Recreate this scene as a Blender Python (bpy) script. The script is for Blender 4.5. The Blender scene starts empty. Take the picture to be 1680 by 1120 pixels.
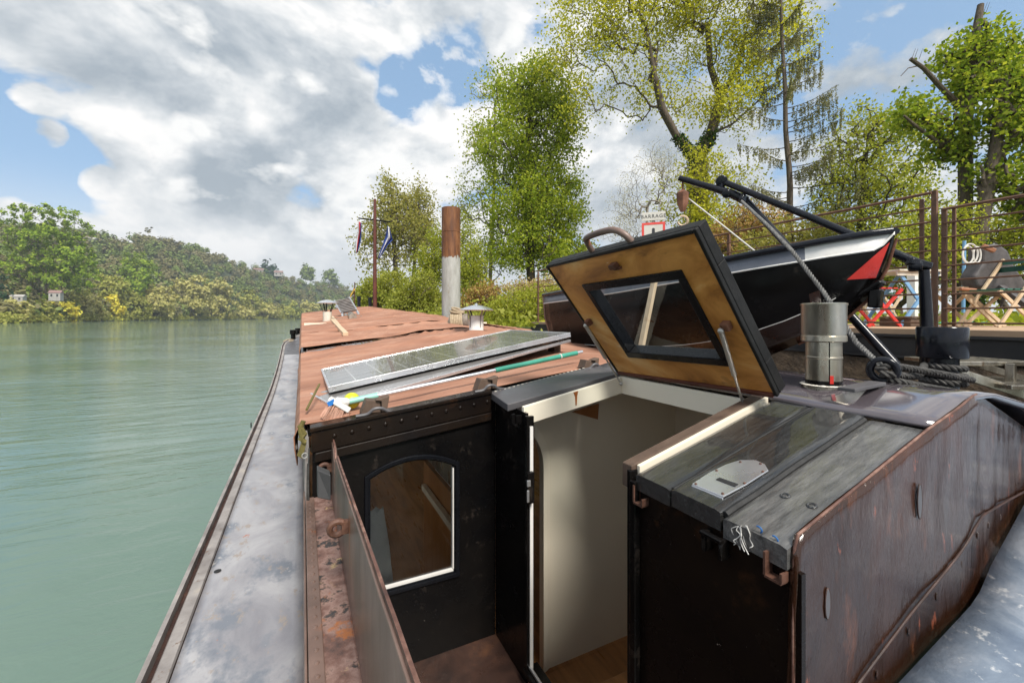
import bpy, math, random
import numpy as np
from mathutils import Vector, Matrix, noise as mnoise
from math import radians, sin, cos, pi, sqrt

# ---------------------------------------------------------------- camera, sky, sun, exposure
S = bpy.context.scene
CAM_YAW = math.atan2(344.0, 700.0)          # camera turned right of the barge's long axis (+Y)
CF, SF = cos(CAM_YAW), sin(CAM_YAW)
cam_d = bpy.data.cameras.new('camera')
cam_d.sensor_width = 36.0
cam_d.lens = 36.0 * 700 / 1680
cam_d.shift_y = -(560 - 521) / 1680.0
cam_d.clip_start, cam_d.clip_end = 0.02, 6000
cam = bpy.data.objects.new('camera', cam_d)
S.collection.objects.link(cam)
cam.location = (0, 0, 0)
cam.rotation_euler = (radians(90), 0, -CAM_YAW)
S.camera = cam
S.view_settings.view_transform = 'Standard'
S.view_settings.look = 'None'
S.view_settings.exposure = 0.88
S.view_settings.gamma = 1.0
S.cycles.max_bounces = 10
S.cycles.transparent_max_bounces = 12
S.cycles.use_denoising = True
S.cycles.caustics_reflective = False
S.cycles.caustics_refractive = False

WATER_Z = -2.1
SUN_EL = radians(50)
SUN_DIR = Vector((.02, -1.0, 0)).normalized() * cos(SUN_EL) + Vector((0, 0, sin(SUN_EL)))


def ray(px, py):
    """direction through a spot of the photograph; unit depth along the camera axis"""
    a = (px - 840) / 700.0
    return Vector((CF * a + SF, -SF * a + CF, -(py - 521) / 700.0))
def at_y(px, py, y): r = ray(px, py); return r * (y / r.y)
def at_x(px, py, x): r = ray(px, py); return r * (x / r.x)
def at_z(px, py, z): r = ray(px, py); return r * (z / r.z)
def at_d(px, py, d): return ray(px, py) * d
def on_plane(px, py, p, n): r = ray(px, py); return r * (p.dot(n) / r.dot(n))

W = bpy.data.worlds.new('World')
S.world = W
W.use_nodes = True
wt = W.node_tree
wt.nodes.clear()


def nd(nt, typ, **kw):
    n = nt.nodes.new(typ)
    for k, v in kw.items():
        if k.startswith('i_'):
            key = k[2:]
            key = int(key) if key.isdigit() else key.replace('_', ' ')
            n.inputs[key].default_value = v
        else:
            setattr(n, k, v)
    return n


def ramp(nt, stops, fac=None, interp='LINEAR'):
    r = nt.nodes.new('ShaderNodeValToRGB')
    r.color_ramp.interpolation = interp
    e = r.color_ramp.elements
    while len(e) < len(stops): e.new(0.5)
    for i, (p, c) in enumerate(stops):
        e[i].position = p
        e[i].color = (*c, 1) if len(c) == 3 else c
    if fac is not None: nt.links.new(fac, r.inputs['Fac'])
    return r


def math_n(nt, op, a, b=None, clamp=False):
    m = nt.nodes.new('ShaderNodeMath'); m.operation = op; m.use_clamp = clamp
    for i, v in enumerate((a, b)):
        if v is None: continue
        if isinstance(v, (int, float)): m.inputs[i].default_value = v
        else: nt.links.new(v, m.inputs[i])
    return m.outputs[0]


def mixc(nt, fac, a, b, blend='MIX'):
    m = nt.nodes.new('ShaderNodeMix'); m.data_type = 'RGBA'; m.blend_type = blend
    for idx, v in ((0, fac), (6, a), (7, b)):
        if isinstance(v, (int, float)): m.inputs[idx].default_value = v
        elif isinstance(v, tuple): m.inputs[idx].default_value = (*v, 1) if len(v) == 3 else v
        else: nt.links.new(v, m.inputs[idx])
    return m.outputs[2]


sky = nd(wt, 'ShaderNodeTexSky', sky_type='NISHITA', sun_disc=False)
sky.sun_elevation = SUN_EL
sky.sun_rotation = math.atan2(SUN_DIR.x, SUN_DIR.y)
sky.air_density, sky.dust_density, sky.ozone_density = 1.0, 0.6, 1.5
tc = nd(wt, 'ShaderNodeTexCoord')
sep = nd(wt, 'ShaderNodeSeparateXYZ'); wt.links.new(tc.outputs['Generated'], sep.inputs[0])
up = math_n(wt, 'MAXIMUM', sep.outputs[2], 0.0)
den = math_n(wt, 'ADD', up, 0.30)
cx = math_n(wt, 'DIVIDE', sep.outputs[0], den)
cy = math_n(wt, 'DIVIDE', sep.outputs[1], den)
comb = nd(wt, 'ShaderNodeCombineXYZ')
wt.links.new(sep.outputs[0], comb.inputs[0]); wt.links.new(sep.outputs[1], comb.inputs[1]); wt.links.new(math_n(wt, 'MULTIPLY', sep.outputs[2], 1.7), comb.inputs[2])
SKY_OFF = (3.1, 7.7, 0)


def cloud_noise(off, scale, detail, rough, dist=0.25):
    add = nd(wt, 'ShaderNodeVectorMath', operation='ADD'); wt.links.new(comb.outputs[0], add.inputs[0])
    add.inputs[1].default_value = off
    n = nd(wt, 'ShaderNodeTexNoise', i_Scale=scale, i_Detail=detail, i_Roughness=rough, i_Distortion=dist)
    wt.links.new(add.outputs[0], n.inputs['Vector'])
    return n.outputs['Fac']


def blob(px, py, rad, amount):
    """a patch of more or less cloud around one compass direction and height in the sky"""
    d = ray(px, py).normalized(); e = ray(px + rad, py).normalized()
    dot = nd(wt, 'ShaderNodeVectorMath', operation='DOT_PRODUCT')
    wt.links.new(tc.outputs['Generated'], dot.inputs[0]); dot.inputs[1].default_value = d
    mr = nd(wt, 'ShaderNodeMapRange', interpolation_type='SMOOTHSTEP')
    wt.links.new(dot.outputs['Value'], mr.inputs[0])
    mr.inputs[1].default_value = d.dot(e); mr.inputs[2].default_value = 1.0
    mr.inputs[3].default_value = 0.0; mr.inputs[4].default_value = amount
    return mr.outputs[0]


def addall(vals):
    t = vals[0]
    for v in vals[1:]: t = math_n(wt, 'ADD', t, v)
    return t


SKYK = 0.076


def billow(scale, off=(0, 0, 0)):
    add = nd(wt, 'ShaderNodeVectorMath', operation='ADD'); wt.links.new(comb.outputs[0], add.inputs[0]); add.inputs[1].default_value = off
    wn = nd(wt, 'ShaderNodeTexNoise', i_Scale=2.5, i_Detail=3); wt.links.new(add.outputs[0], wn.inputs['Vector'])
    ad2 = nd(wt, 'ShaderNodeVectorMath', operation='MULTIPLY_ADD'); wt.links.new(wn.outputs['Color'], ad2.inputs[0]); ad2.inputs[1].default_value = (.22, .22, 0); wt.links.new(add.outputs[0], ad2.inputs[2])
    v = nd(wt, 'ShaderNodeTexVoronoi', feature='F1', i_Scale=scale, i_Detail=1.0, i_Roughness=.5)
    wt.links.new(ad2.outputs[0], v.inputs['Vector'])
    return v.outputs['Distance']
dens = addall([math_n(wt, 'MULTIPLY_ADD', cloud_noise(SKY_OFF, 1.9, 12, 0.60, .5), 1.9) if False else math_n(wt, 'ADD', math_n(wt, 'MULTIPLY', cloud_noise(SKY_OFF, 2.7, 9, 0.60, .2), 1.4), -.03), math_n(wt, 'ADD', math_n(wt, 'MULTIPLY', billow(5.0), -.30), .06),
               blob(60, 220, 170, -.30), blob(130, 285, 130, -.20), blob(-150, 180, 240, -.25), blob(540, 60, 110, .10), blob(575, 100, 50, -.22), blob(640, 125, 60, -.14), blob(690, 150, 85, -.26), blob(780, 140, 60, -.14),
               blob(470, 295, 80, -.26), blob(1440, 90, 330, .0), blob(1620, 30, 300, -.12), blob(890, 70, 60, -.16), blob(400, 20, 260, .14),
               blob(320, 130, 300, .16), blob(330, 280, 170, .20), blob(640, 230, 170, .16), blob(780, 30, 200, .15),
               blob(80, 225, 45, .30), blob(160, 297, 45, .26), blob(60, 170, 50, .18), blob(1050, 260, 240, .16), blob(1600, 400, 200, .15)])
cov = ramp(wt, [(0.385, (0, 0, 0)), (0.42, (.5, .5, .5)), (0.49, (1, 1, 1))], dens)
# cloud shade: thick bellies are grey, the rims white; relief from a shifted copy of the same field
dens2 = cloud_noise((SKY_OFF[0], SKY_OFF[1] - .03, .07), 2.7, 6, 0.60, .2)
dens1 = cloud_noise(SKY_OFF, 2.7, 6, 0.60, .2)
relief = math_n(wt, 'SUBTRACT', dens1, dens2)
shade = addall([math_n(wt, 'MULTIPLY', relief, 2.2), math_n(wt, 'ADD', math_n(wt, 'MULTIPLY', cloud_noise((11, 2, 0), 1.6, 6, .58, .3), 1.5), -.36), blob(210, 140, 230, -.20),
                blob(390, 285, 110, -.24), blob(330, 320, 90, -.16), blob(545, 190, 110, -.26), blob(90, 60, 200, -.12), blob(450, 60, 160, .10), blob(800, 60, 230, .18),
                blob(700, 330, 260, .18), blob(200, 420, 330, .22), blob(1500, 120, 300, -.40), blob(260, 255, 70, .22), blob(400, 240, 80, .18), blob(1000, 300, 170, .12)])
ccol = ramp(wt, [(0.05, (3.0, 3.45, 3.9)), (0.28, (4.3, 4.65, 5.0)), (0.48, (5.9, 6.1, 6.25)), (0.66, (7.7, 7.6, 7.5))], shade)
# sky gets milky near the horizon
hz = nd(wt, 'ShaderNodeMapRange', interpolation_type='SMOOTHSTEP'); wt.links.new(sep.outputs[2], hz.inputs[0])
hz.inputs[1].default_value = 0.02; hz.inputs[2].default_value = 0.26; hz.inputs[3].default_value = .90; hz.inputs[4].default_value = 0.0
bluesky = mixc(wt, 1.0, sky.outputs[0], (1.35, 1.25, 1.18), 'MULTIPLY')
bluesky = mixc(wt, .6, bluesky, (2.5, 4.1, 6.1))
skyc = mixc(wt, cov.outputs[0], bluesky, ccol.outputs[0])
# a second, lower layer of crisp cumulus puffs
d2 = addall([math_n(wt, 'MULTIPLY', cloud_noise((6.3, 1.1, 4.2), 4.3, 9, .56, .15), 1.5), math_n(wt, 'ADD', math_n(wt, 'MULTIPLY', billow(7.5, (2, 2, 2)), -.42), -.10),
             blob(420, 230, 200, .09), blob(640, 230, 170, .14), blob(300, 270, 120, .10), blob(160, 297, 40, .26), blob(80, 222, 45, .26), blob(600, 30, 160, .08), blob(120, 240, 150, -.14), blob(590, 110, 150, -.10), blob(1420, 90, 300, -.22), blob(780, 60, 150, .10), blob(60, 60, 120, -.10)])
cov2 = ramp(wt, [(.47, (0, 0, 0)), (.53, (.40, .40, .40)), (.62, (.95, .95, .95))], d2)
r2a = cloud_noise((6.3, 1.1, 4.2), 4.3, 5, .56, .15); r2b = cloud_noise((6.3, 1.07, 4.27), 4.3, 5, .56, .15)
sh2 = addall([math_n(wt, 'MULTIPLY', math_n(wt, 'SUBTRACT', r2a, r2b), 2.2), math_n(wt, 'MULTIPLY', d2, -.9), 1.05, blob(390, 300, 100, -.22), blob(545, 195, 90, -.20)]) if False else addall([math_n(wt, 'ADD', math_n(wt, 'MULTIPLY', math_n(wt, 'SUBTRACT', r2a, r2b), 2.4), 1.02), math_n(wt, 'MULTIPLY', d2, -.85), blob(390, 300, 100, -.26), blob(545, 195, 90, -.22)])
ccol2 = ramp(wt, [(.10, (3.6, 4.0, 4.4)), (.38, (5.2, 5.5, 5.8)), (.58, (7.6, 7.6, 7.5))], sh2)
skyc = mixc(wt, cov2.outputs[0], skyc, ccol2.outputs[0])
skyc = mixc(wt, hz.outputs[0], skyc, mixc(wt, .75, ccol.outputs[0], (6.7, 6.9, 7.1)))
bg = nd(wt, 'ShaderNodeBackground'); bg.inputs['Strength'].default_value = SKYK
wt.links.new(skyc, bg.inputs['Color'])
wo = nd(wt, 'ShaderNodeOutputWorld'); wt.links.new(bg.outputs[0], wo.inputs['Surface'])

sun_d = bpy.data.lights.new('sun', 'SUN'); sun_d.energy = 3.0; sun_d.angle = radians(16); sun_d.color = (1, .95, .87)
sun = bpy.data.objects.new('sun', sun_d); S.collection.objects.link(sun)
sun.location = (5, -8, 20)
sun.rotation_euler = SUN_DIR.to_track_quat('Z', 'Y').to_euler()

# ---------------------------------------------------------------- materials
def base_mat(name):
    m = bpy.data.materials.new(name); m.use_nodes = True
    nt = m.node_tree
    return m, nt, nt.nodes['Principled BSDF'], nt.nodes['Material Output']


def coords(nt, stretch=(1, 1, 1), rot=(0, 0, 0)):
    t = nd(nt, 'ShaderNodeTexCoord'); mp = nd(nt, 'ShaderNodeMapping')
    mp.inputs['Scale'].default_value = stretch; mp.inputs['Rotation'].default_value = rot
    nt.links.new(t.outputs['Object'], mp.inputs[0])
    return mp.outputs[0]


def noise_n(nt, vec, scale, detail=6, rough=.6, dist=0.0):
    n = nd(nt, 'ShaderNodeTexNoise', i_Scale=scale, i_Detail=detail, i_Roughness=rough, i_Distortion=dist)
    nt.links.new(vec, n.inputs['Vector'])
    return n.outputs['Fac']


def pm(name, stops, scale=6, detail=7, rough=(.4, .6), metal=0.0, bump=.15, bscale=None, stretch=(1, 1, 1), dist=0.0, coat=0.0,
       specks=None, bdist=.01, spec=.5, rscale=None, rot=(0, 0, 0)):
    """general worn surface: colour from a noise ramp, roughness from a second noise, bump, optional specks (colour, amount, scale)"""
    m, nt, b, out = base_mat(name)
    v = coords(nt, stretch, rot)
    f = noise_n(nt, v, scale, detail, .62, dist)
    c = ramp(nt, stops, f).outputs[0]
    for sp in (specks or []):
        col, lo, hi, sc = sp
        g = noise_n(nt, v, sc, 5, .7)
        c = mixc(nt, ramp(nt, [(lo, (0, 0, 0)), (hi, (1, 1, 1))], g).outputs[0], c, col)
    nt.links.new(c, b.inputs['Base Color'])
    g = noise_n(nt, v, rscale or scale * 1.7, 5, .6)
    r = nd(nt, 'ShaderNodeMapRange'); nt.links.new(g, r.inputs[0])
    r.inputs[1].default_value = .3; r.inputs[2].default_value = .7
    r.inputs[3].default_value = rough[0]; r.inputs[4].default_value = rough[1]
    nt.links.new(r.outputs[0], b.inputs['Roughness'])
    b.inputs['Metallic'].default_value = metal
    b.inputs['Coat Weight'].default_value = coat
    b.inputs['Coat Roughness'].default_value = .06
    b.inputs['Specular IOR Level'].default_value = spec
    if bump:
        h = noise_n(nt, v, bscale or scale * 3, 7, .65)
        bp = nd(nt, 'ShaderNodeBump', i_Strength=bump, i_Distance=bdist); nt.links.new(h, bp.inputs['Height'])
        nt.links.new(bp.outputs[0], b.inputs['Normal'])
    return m


def leaf_mat(name, c1, c2, c3=None, transl=.55):
    m, nt, b, out = base_mat(name)
    nt.nodes.remove(b)
    g = nd(nt, 'ShaderNodeNewGeometry')
    c3 = c3 or c2
    c = ramp(nt, [(0.0, c1), (.55, c2), (1.0, c3)], g.outputs['Random Per Island']).outputs[0]
    df = nd(nt, 'ShaderNodeBsdfDiffuse'); tr = nd(nt, 'ShaderNodeBsdfTranslucent')
    nt.links.new(c, df.inputs[0])
    nt.links.new(mixc(nt, 1.0, c, (1.25, 1.15, .6), 'MULTIPLY'), tr.inputs[0])
    mx = nd(nt, 'ShaderNodeMixShader', i_0=transl)
    nt.links.new(df.outputs[0], mx.inputs[1]); nt.links.new(tr.outputs[0], mx.inputs[2])
    nt.links.new(mx.outputs[0], out.inputs[0])
    return m


def glass_mat(name, tint=(1, 1, 1), ior=1.5):
    m, nt, b, out = base_mat(name)
    nt.nodes.remove(b)
    t = nd(nt, 'ShaderNodeBsdfTransparent'); t.inputs[0].default_value = (*tint, 1)
    g = nd(nt, 'ShaderNodeBsdfGlossy', i_Roughness=.01)
    fr = nd(nt, 'ShaderNodeFresnel', i_IOR=ior)
    mx = nd(nt, 'ShaderNodeMixShader')
    nt.links.new(fr.outputs[0], mx.inputs[0]); nt.links.new(t.outputs[0], mx.inputs[1]); nt.links.new(g.outputs[0], mx.inputs[2])
    nt.links.new(mx.outputs[0], out.inputs[0])
    return m


M = {}
M['black'] = pm('black gloss paint', [(.3, (.003, .003, .0035)), (.7, (.008, .0068, .006))], 4, rough=(.12, .32), bump=.08, bscale=14, coat=0, spec=.15,
                specks=[((.05, .04, .033), .60, .75, 7), ((.22, .19, .17), .705, .73, 45)], bdist=.003)
M['black_brown'] = pm('black brown worn paint', [(.3, (.006, .0045, .0045)), (.60, (.014, .009, .006)), (.8, (.06, .026, .010))], 2.2, rough=(.14, .38), bump=.12, bscale=9, spec=.15,
                      coat=0, specks=[((.05, .022, .010), .58, .74, 5), ((.30, .25, .21), .70, .725, 48)], bdist=.005)
M['steel_grey'] = pm('dark grey roof paint', [(.3, (.065, .062, .066)), (.7, (.11, .105, .11))], 3, rough=(.28, .5), bump=.08, bscale=30, bdist=.003)
M['gloss_roof'] = pm('glossy plum roof paint', [(.3, (.075, .064, .074)), (.7, (.115, .098, .108))], 2.5, rough=(.05, .16), bump=.10, bscale=22, coat=1.0, bdist=.002,
                     specks=[((.12, .10, .11), .66, .78, 9)])
M['deck'] = pm('worn grey deck paint', [(.30, (.19, .187, .208)), (.5, (.30, .295, .31)), (.68, (.40, .393, .40))], 2.0, 11, rough=(.30, .5), bump=.10, bscale=18, bdist=.003, dist=.6,
               specks=[((.16, .175, .205), .55, .66, 2.6), ((.46, .44, .42), .645, .70, 5.2), ((.28, .24, .21), .58, .66, 9), ((.36, .15, .10), .66, .70, 5.6), ((.09, .08, .08), .71, .74, 26)], stretch=(1.3, .8, 1))
M['deck_edge'] = pm('weathered deck edge', [(.3, (.17, .15, .14)), (.55, (.29, .265, .25)), (.75, (.40, .35, .29))], 5, rough=(.4, .7), bump=.3, bscale=30, bdist=.004,
                    specks=[((.12, .06, .03), .62, .70, 16)])
M['blue_deck'] = pm('blue grey aft deck paint', [(.3, (.12, .16, .225)), (.5, (.22, .27, .34)), (.7, (.40, .44, .50))], 3.6, 10, rough=(.22, .42), bump=.4, bscale=24, bdist=.004, dist=1.4,
                    specks=[((.58, .60, .62), .58, .64, 11), ((.09, .12, .17), .64, .72, 6), ((.3, .14, .07), .71, .74, 9)])
M['rust'] = pm('rusty steel', [(.25, (.035, .016, .010)), (.45, (.14, .052, .026)), (.62, (.27, .12, .07)), (.8, (.36, .23, .16))], 7, 9, rough=(.5, .85), bump=.4, bscale=30, bdist=.006)
M['rust_pale'] = pm('pale rusty ledge', [(.25, (.04, .03, .028)), (.42, (.14, .075, .06)), (.55, (.25, .16, .135)), (.68, (.28, .13, .07)), (.8, (.08, .065, .06))], 15, 10, rough=(.45, .8), bump=.5,
                    bscale=40, bdist=.006, specks=[((.42, .30, .16), .62, .68, 9), ((.04, .036, .036), .55, .62, 15), ((.30, .11, .04), .60, .66, 6)])
M['rust_plate'] = pm('brown primed steel plate', [(.3, (.075, .05, .04)), (.55, (.15, .095, .075)), (.75, (.23, .15, .12))], 4, 7, rough=(.28, .5), bump=.16, bscale=12, bdist=.004,
                     specks=[((.26, .09, .03), .62, .72, 6)], stretch=(1, 1, .45))
M['rust_edge'] = pm('pinkish rusty edge', [(.3, (.06, .026, .02)), (.5, (.13, .062, .045)), (.66, (.28, .16, .12)), (.8, (.10, .032, .015))], 18, 7, rough=(.5, .8), bump=.4, bscale=50, bdist=.004)
M['maroon'] = pm('dripping maroon gloss', [(.3, (.016, .007, .004)), (.6, (.038, .015, .008)), (.8, (.07, .024, .011))], 3, 7, rough=(.05, .14), bump=1.0, bscale=7.0, bdist=.010, coat=.0,
                 stretch=(1.3, 1, .5), specks=[((.13, .045, .018), .58, .72, 5.5), ((.17, .05, .025), .64, .70, 17)])
M['maroon'].node_tree.nodes['Principled BSDF'].inputs['Coat Weight'].default_value = .24
M['maroon'].node_tree.nodes['Principled BSDF'].inputs['Coat Tint'].default_value = (1, .90, .80, 1)
M['maroon'].node_tree.nodes['Principled BSDF'].inputs['Coat IOR'].default_value = 1.6
M['tarp'] = pm('faded red tarpaulin', [(.25, (.20, .088, .052)), (.5, (.33, .158, .098)), (.75, (.44, .255, .175))], 2.4, 10, rough=(.7, .9), bump=.7, bscale=7, bdist=.010, stretch=(.55, 1.5, 1), dist=.5,
               specks=[((.2, .08, .06), .64, .76, 3.3)])
M['ply'] = pm('weathered varnished plywood', [(.30, (.17, .06, .014)), (.44, (.47, .19, .040)), (.56, (.66, .30, .075)), (.68, (.76, .45, .18))], 3.4, 10, rough=(.35, .6), bump=.15, bscale=26, bdist=.003,
              stretch=(1, .5, 1.2), dist=1.6, specks=[((.07, .032, .014), .60, .72, 4.2), ((.74, .62, .45), .66, .73, 9)])
M['plank'] = pm('black painted plank', [(.3, (.014, .014, .014)), (.55, (.028, .0275, .027)), (.8, (.055, .054, .051))], 40, 6, rough=(.16, .30), bump=.9, bscale=60, bdist=.005, stretch=(.05, 1.3, 1), dist=.35, coat=.9,
                rscale=14)
M['frame'] = pm('black window frame', [(.3, (.004, .0045, .006)), (.7, (.008, .0085, .011))], 6, rough=(.2, .35), bump=.03, spec=.18)
M['shell'] = pm('black bitumen hatch shell', [(.3, (.006, .006, .006)), (.7, (.017, .0165, .016))], 12, rough=(.45, .62), bump=.45, bscale=40, bdist=.004, spec=.25)
M['wellfloor'] = pm('brown black well floor', [(.3, (.02, .014, .013)), (.55, (.06, .032, .024)), (.75, (.14, .065, .035))], 5, 8, rough=(.2, .5), bump=.15, specks=[((.3, .13, .04), .66, .74, 4)])
M['greyblue'] = pm('grey blue strake tone', [(.3, (.13, .14, .17)), (.7, (.19, .20, .235))], 5, rough=(.25, .4), bump=.04)
M['cream'] = pm('cream painted wall', [(.3, (.76, .68, .54)), (.7, (.82, .75, .61))], 1.4, 5, rough=(.38, .55), bump=.05, bscale=9)
M['white'] = pm('white paint', [(.3, (.68, .66, .62)), (.7, (.80, .78, .75))], 7, rough=(.3, .5), bump=.05)
M['dirty_white'] = pm('dirty white paint', [(.3, (.35, .26, .17)), (.5, (.62, .57, .48)), (.75, (.75, .72, .66))], 6, rough=(.4, .6), bump=.1, stretch=(1, 1, .5), specks=[((.25, .09, .03), .63, .7, 7)])
M['galv'] = pm('dull galvanised steel', [(.28, (.20, .17, .125)), (.5, (.42, .38, .31)), (.72, (.62, .58, .50))], 9, 8, rough=(.22, .40), metal=.9, bump=.05, stretch=(1, 1, .3),
               specks=[((.20, .11, .05), .61, .72, 8), ((.66, .64, .6), .66, .74, 14)])
M['alu'] = pm('brushed aluminium', [(.3, (.66, .67, .69)), (.7, (.80, .81, .83))], 5, rough=(.22, .38), metal=.85, bump=0)
M['steel_rod'] = pm('steel strut', [(.3, (.42, .40, .37)), (.7, (.58, .56, .52))], 9, rough=(.3, .4), metal=.7, bump=0)
M['solar'] = None
M['tar'] = pm('matt tar', [(.3, (.008, .008, .008)), (.7, (.02, .02, .02))], 20, rough=(.6, .8), bump=.3)
M['darkrust'] = pm('dark brown rust', [(.3, (.016, .007, .005)), (.6, (.045, .018, .011)), (.8, (.09, .036, .02))], 9, 8, rough=(.35, .7), bump=.5, bscale=40)
M['glass'] = glass_mat('window glass', (.93, .96, .95))
M['darkglass'] = glass_mat('hatch glass', (.80, .84, .84), 1.55)
M['floorwood'] = pm('brown floorboards', [(.3, (.24, .10, .034)), (.55, (.42, .19, .066)), (.8, (.54, .26, .10))], 5, 7, rough=(.25, .4), bump=.1, stretch=(2.5, .35, 1), dist=.6)
M['orangewood'] = pm('orange varnished wood', [(.3, (.28, .095, .022)), (.7, (.42, .17, .05))], 5, 6, rough=(.3, .45), bump=.05, stretch=(1, 1, .3), dist=.6)
M['cloth'] = pm('white cloth', [(.3, (.55, .54, .50)), (.7, (.7, .69, .65))], 6, rough=(.8, .95), bump=.6, bscale=9, bdist=.03)
M['blue_paint'] = pm('light blue paint', [(.3, (.13, .29, .50)), (.7, (.20, .38, .60))], 7, rough=(.35, .5), bump=.05)
M['red_paint'] = pm('red paint', [(.3, (.42, .02, .015)), (.7, (.58, .035, .025))], 7, rough=(.25, .4), bump=.05)
M['palewood'] = pm('pale wood', [(.3, (.50, .36, .22)), (.7, (.66, .51, .35))], 9, rough=(.5, .7), bump=.08, stretch=(3, 1, .3))
M['terrace'] = pm('terrace timber', [(.3, (.36, .23, .14)), (.7, (.52, .36, .23))], 5, rough=(.6, .8), bump=.15, stretch=(1, .3, 1))
M['darksteel'] = pm('dark steel beam', [(.3, (.022, .022, .024)), (.7, (.055, .050, .046))], 3, rough=(.4, .6), bump=.1)
M['railrust'] = pm('rust brown railing', [(.3, (.085, .042, .026)), (.6, (.16, .08, .045)), (.8, (.26, .13, .07))], 11, rough=(.6, .8), bump=.15)
M['davit'] = pm('glossy blue black paint', [(.3, (.006, .007, .010)), (.7, (.015, .016, .022))], 6, rough=(.12, .25), bump=.04, bscale=14, coat=0, spec=.3, bdist=.002)
M['rope'] = pm('black tarred rope', [(.3, (.02, .02, .019)), (.7, (.075, .07, .065))], 30, rough=(.6, .85), bump=.4, bscale=60)
M['greyrope'] = pm('grey rope', [(.3, (.05, .05, .048)), (.7, (.20, .195, .185))], 40, rough=(.7, .9), bump=.4, bscale=70)
M['tanrope'] = pm('tan rope', [(.3, (.28, .21, .13)), (.7, (.46, .37, .25))], 30, rough=(.7, .9), bump=.4)
M['whiterope'] = pm('white rope', [(.3, (.55, .53, .49)), (.7, (.74, .72, .68))], 30, rough=(.7, .9), bump=.3)
M['mast'] = pm('brown red mast paint', [(.3, (.07, .018, .011)), (.7, (.125, .034, .020))], 5, rough=(.35, .55), bump=.05)
M['pile_rust'] = pm('rusted pile top', [(.25, (.04, .014, .006)), (.5, (.15, .055, .018)), (.75, (.30, .13, .045))], 3.5, 8, rough=(.5, .75), bump=.3, stretch=(2, 2, .35))
M['pile_grey'] = pm('grey pile', [(.25, (.22, .21, .18)), (.5, (.37, .365, .34)), (.75, (.48, .475, .45))], 2.6, 8, rough=(.5, .75), bump=.2, stretch=(2, 2, .5), specks=[((.22, .17, .1), .60, .70, 4), ((.20, .085, .03), .66, .72, 2.2)])
M['teal'] = pm('green handle grip', [(.3, (.03, .23, .16)), (.7, (.06, .34, .25))], 8, rough=(.3, .5), bump=.05)
M['palegreen'] = pm('mint handle grip', [(.3, (.22, .48, .40)), (.7, (.30, .57, .48))], 8, rough=(.3, .5), bump=.05)
M['ball'] = pm('yellow green ball', [(.3, (.50, .52, .015)), (.7, (.60, .62, .03))], 8, rough=(.35, .5), bump=.15, bscale=50)
M['bluelabel'] = pm('blue label', [(.3, (.02, .16, .50)), (.7, (.03, .20, .56))], 8, rough=(.3, .4), bump=0)
M['bristle'] = pm('pink bristles', [(.3, (.42, .22, .15)), (.7, (.60, .36, .27))], 30, rough=(.7, .9), bump=.2)
M['wedge'] = pm('brown wooden wedge', [(.3, (.055, .032, .020)), (.7, (.13, .085, .06))], 12, rough=(.6, .85), bump=.4, bscale=30, stretch=(1, 1, .4))
M['bluecable'] = pm('blue plastic hook', [(.3, (.01, .08, .26)), (.7, (.02, .12, .34))], 8, rough=(.3, .5), bump=0)
M['strap'] = pm('olive strap', [(.3, (.09, .075, .018)), (.7, (.16, .13, .035))], 20, rough=(.7, .9), bump=.3)
M['leather'] = pm('dark grey leather', [(.3, (.045, .040, .040)), (.7, (.10, .09, .09))], 8, rough=(.4, .65), bump=.3, bscale=14)
M['tanleather'] = pm('tan leather', [(.3, (.26, .10, .045)), (.7, (.36, .16, .08))], 8, rough=(.45, .65), bump=.2)
M['green_slat'] = pm('dark green paint', [(.3, (.02, .10, .075)), (.7, (.04, .16, .12))], 8, rough=(.35, .5), bump=.05)
M['bark'] = pm('grey brown bark', [(.3, (.045, .032, .022)), (.6, (.12, .09, .062)), (.8, (.19, .155, .115))], 7, 8, rough=(.8, .95), bump=.8, bscale=16, bdist=.03, stretch=(2, 2, .5))
M['bark_dark'] = pm('dark bark', [(.3, (.022, .016, .012)), (.6, (.06, .045, .033)), (.8, (.10, .08, .06))], 7, 8, rough=(.8, .95), bump=.8, bscale=16, bdist=.03, stretch=(2, 2, .5))
M['bark_pale'] = pm('pale bare bark', [(.3, (.13, .105, .085)), (.7, (.30, .26, .22))], 7, 6, rough=(.8, .95), bump=.5)
M['earth'] = pm('brown bank earth', [(.25, (.022, .015, .010)), (.5, (.075, .05, .03)), (.75, (.17, .115, .07))], 4, 10, rough=(.85, 1), bump=1.0, bscale=12, bdist=.06)
M['grass'] = pm('bank grass', [(.3, (.045, .07, .015)), (.55, (.095, .13, .028)), (.8, (.16, .15, .05))], 3, 9, rough=(.85, 1), bump=.8, bscale=18, bdist=.05)
M['hillsoil'] = pm('wooded hillside', [(.3, (.025, .04, .015)), (.55, (.05, .065, .024)), (.8, (.08, .075, .04))], .04, 9, rough=(.9, 1), bump=.5, bscale=.2, bdist=2)
M['flag_blue'] = pm('dark blue flag cloth', [(.3, (.015, .04, .20)), (.7, (.03, .07, .30))], 5, rough=(.8, .9), bump=.2)
M['flag_red'] = pm('red flag cloth', [(.3, (.38, .03, .04)), (.7, (.5, .06, .07))], 5, rough=(.8, .9), bump=.2)
M['flag_white'] = pm('white flag cloth', [(.3, (.6, .58, .6)), (.7, (.75, .73, .75))], 5, rough=(.8, .9), bump=.2)
M['flag_yellow'] = pm('yellow flag cloth', [(.3, (.6, .34, .04)), (.7, (.7, .45, .08))], 5, rough=(.8, .9), bump=.2)
M['sign_white'] = pm('sign white', [(.3, (.52, .51, .46)), (.7, (.62, .61, .56))], 3, rough=(.4, .5), bump=0)
M['sign_red'] = pm('sign red', [(.3, (.60, .06, .05)), (.7, (.70, .09, .07))], 3, rough=(.4, .5), bump=0)
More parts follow.
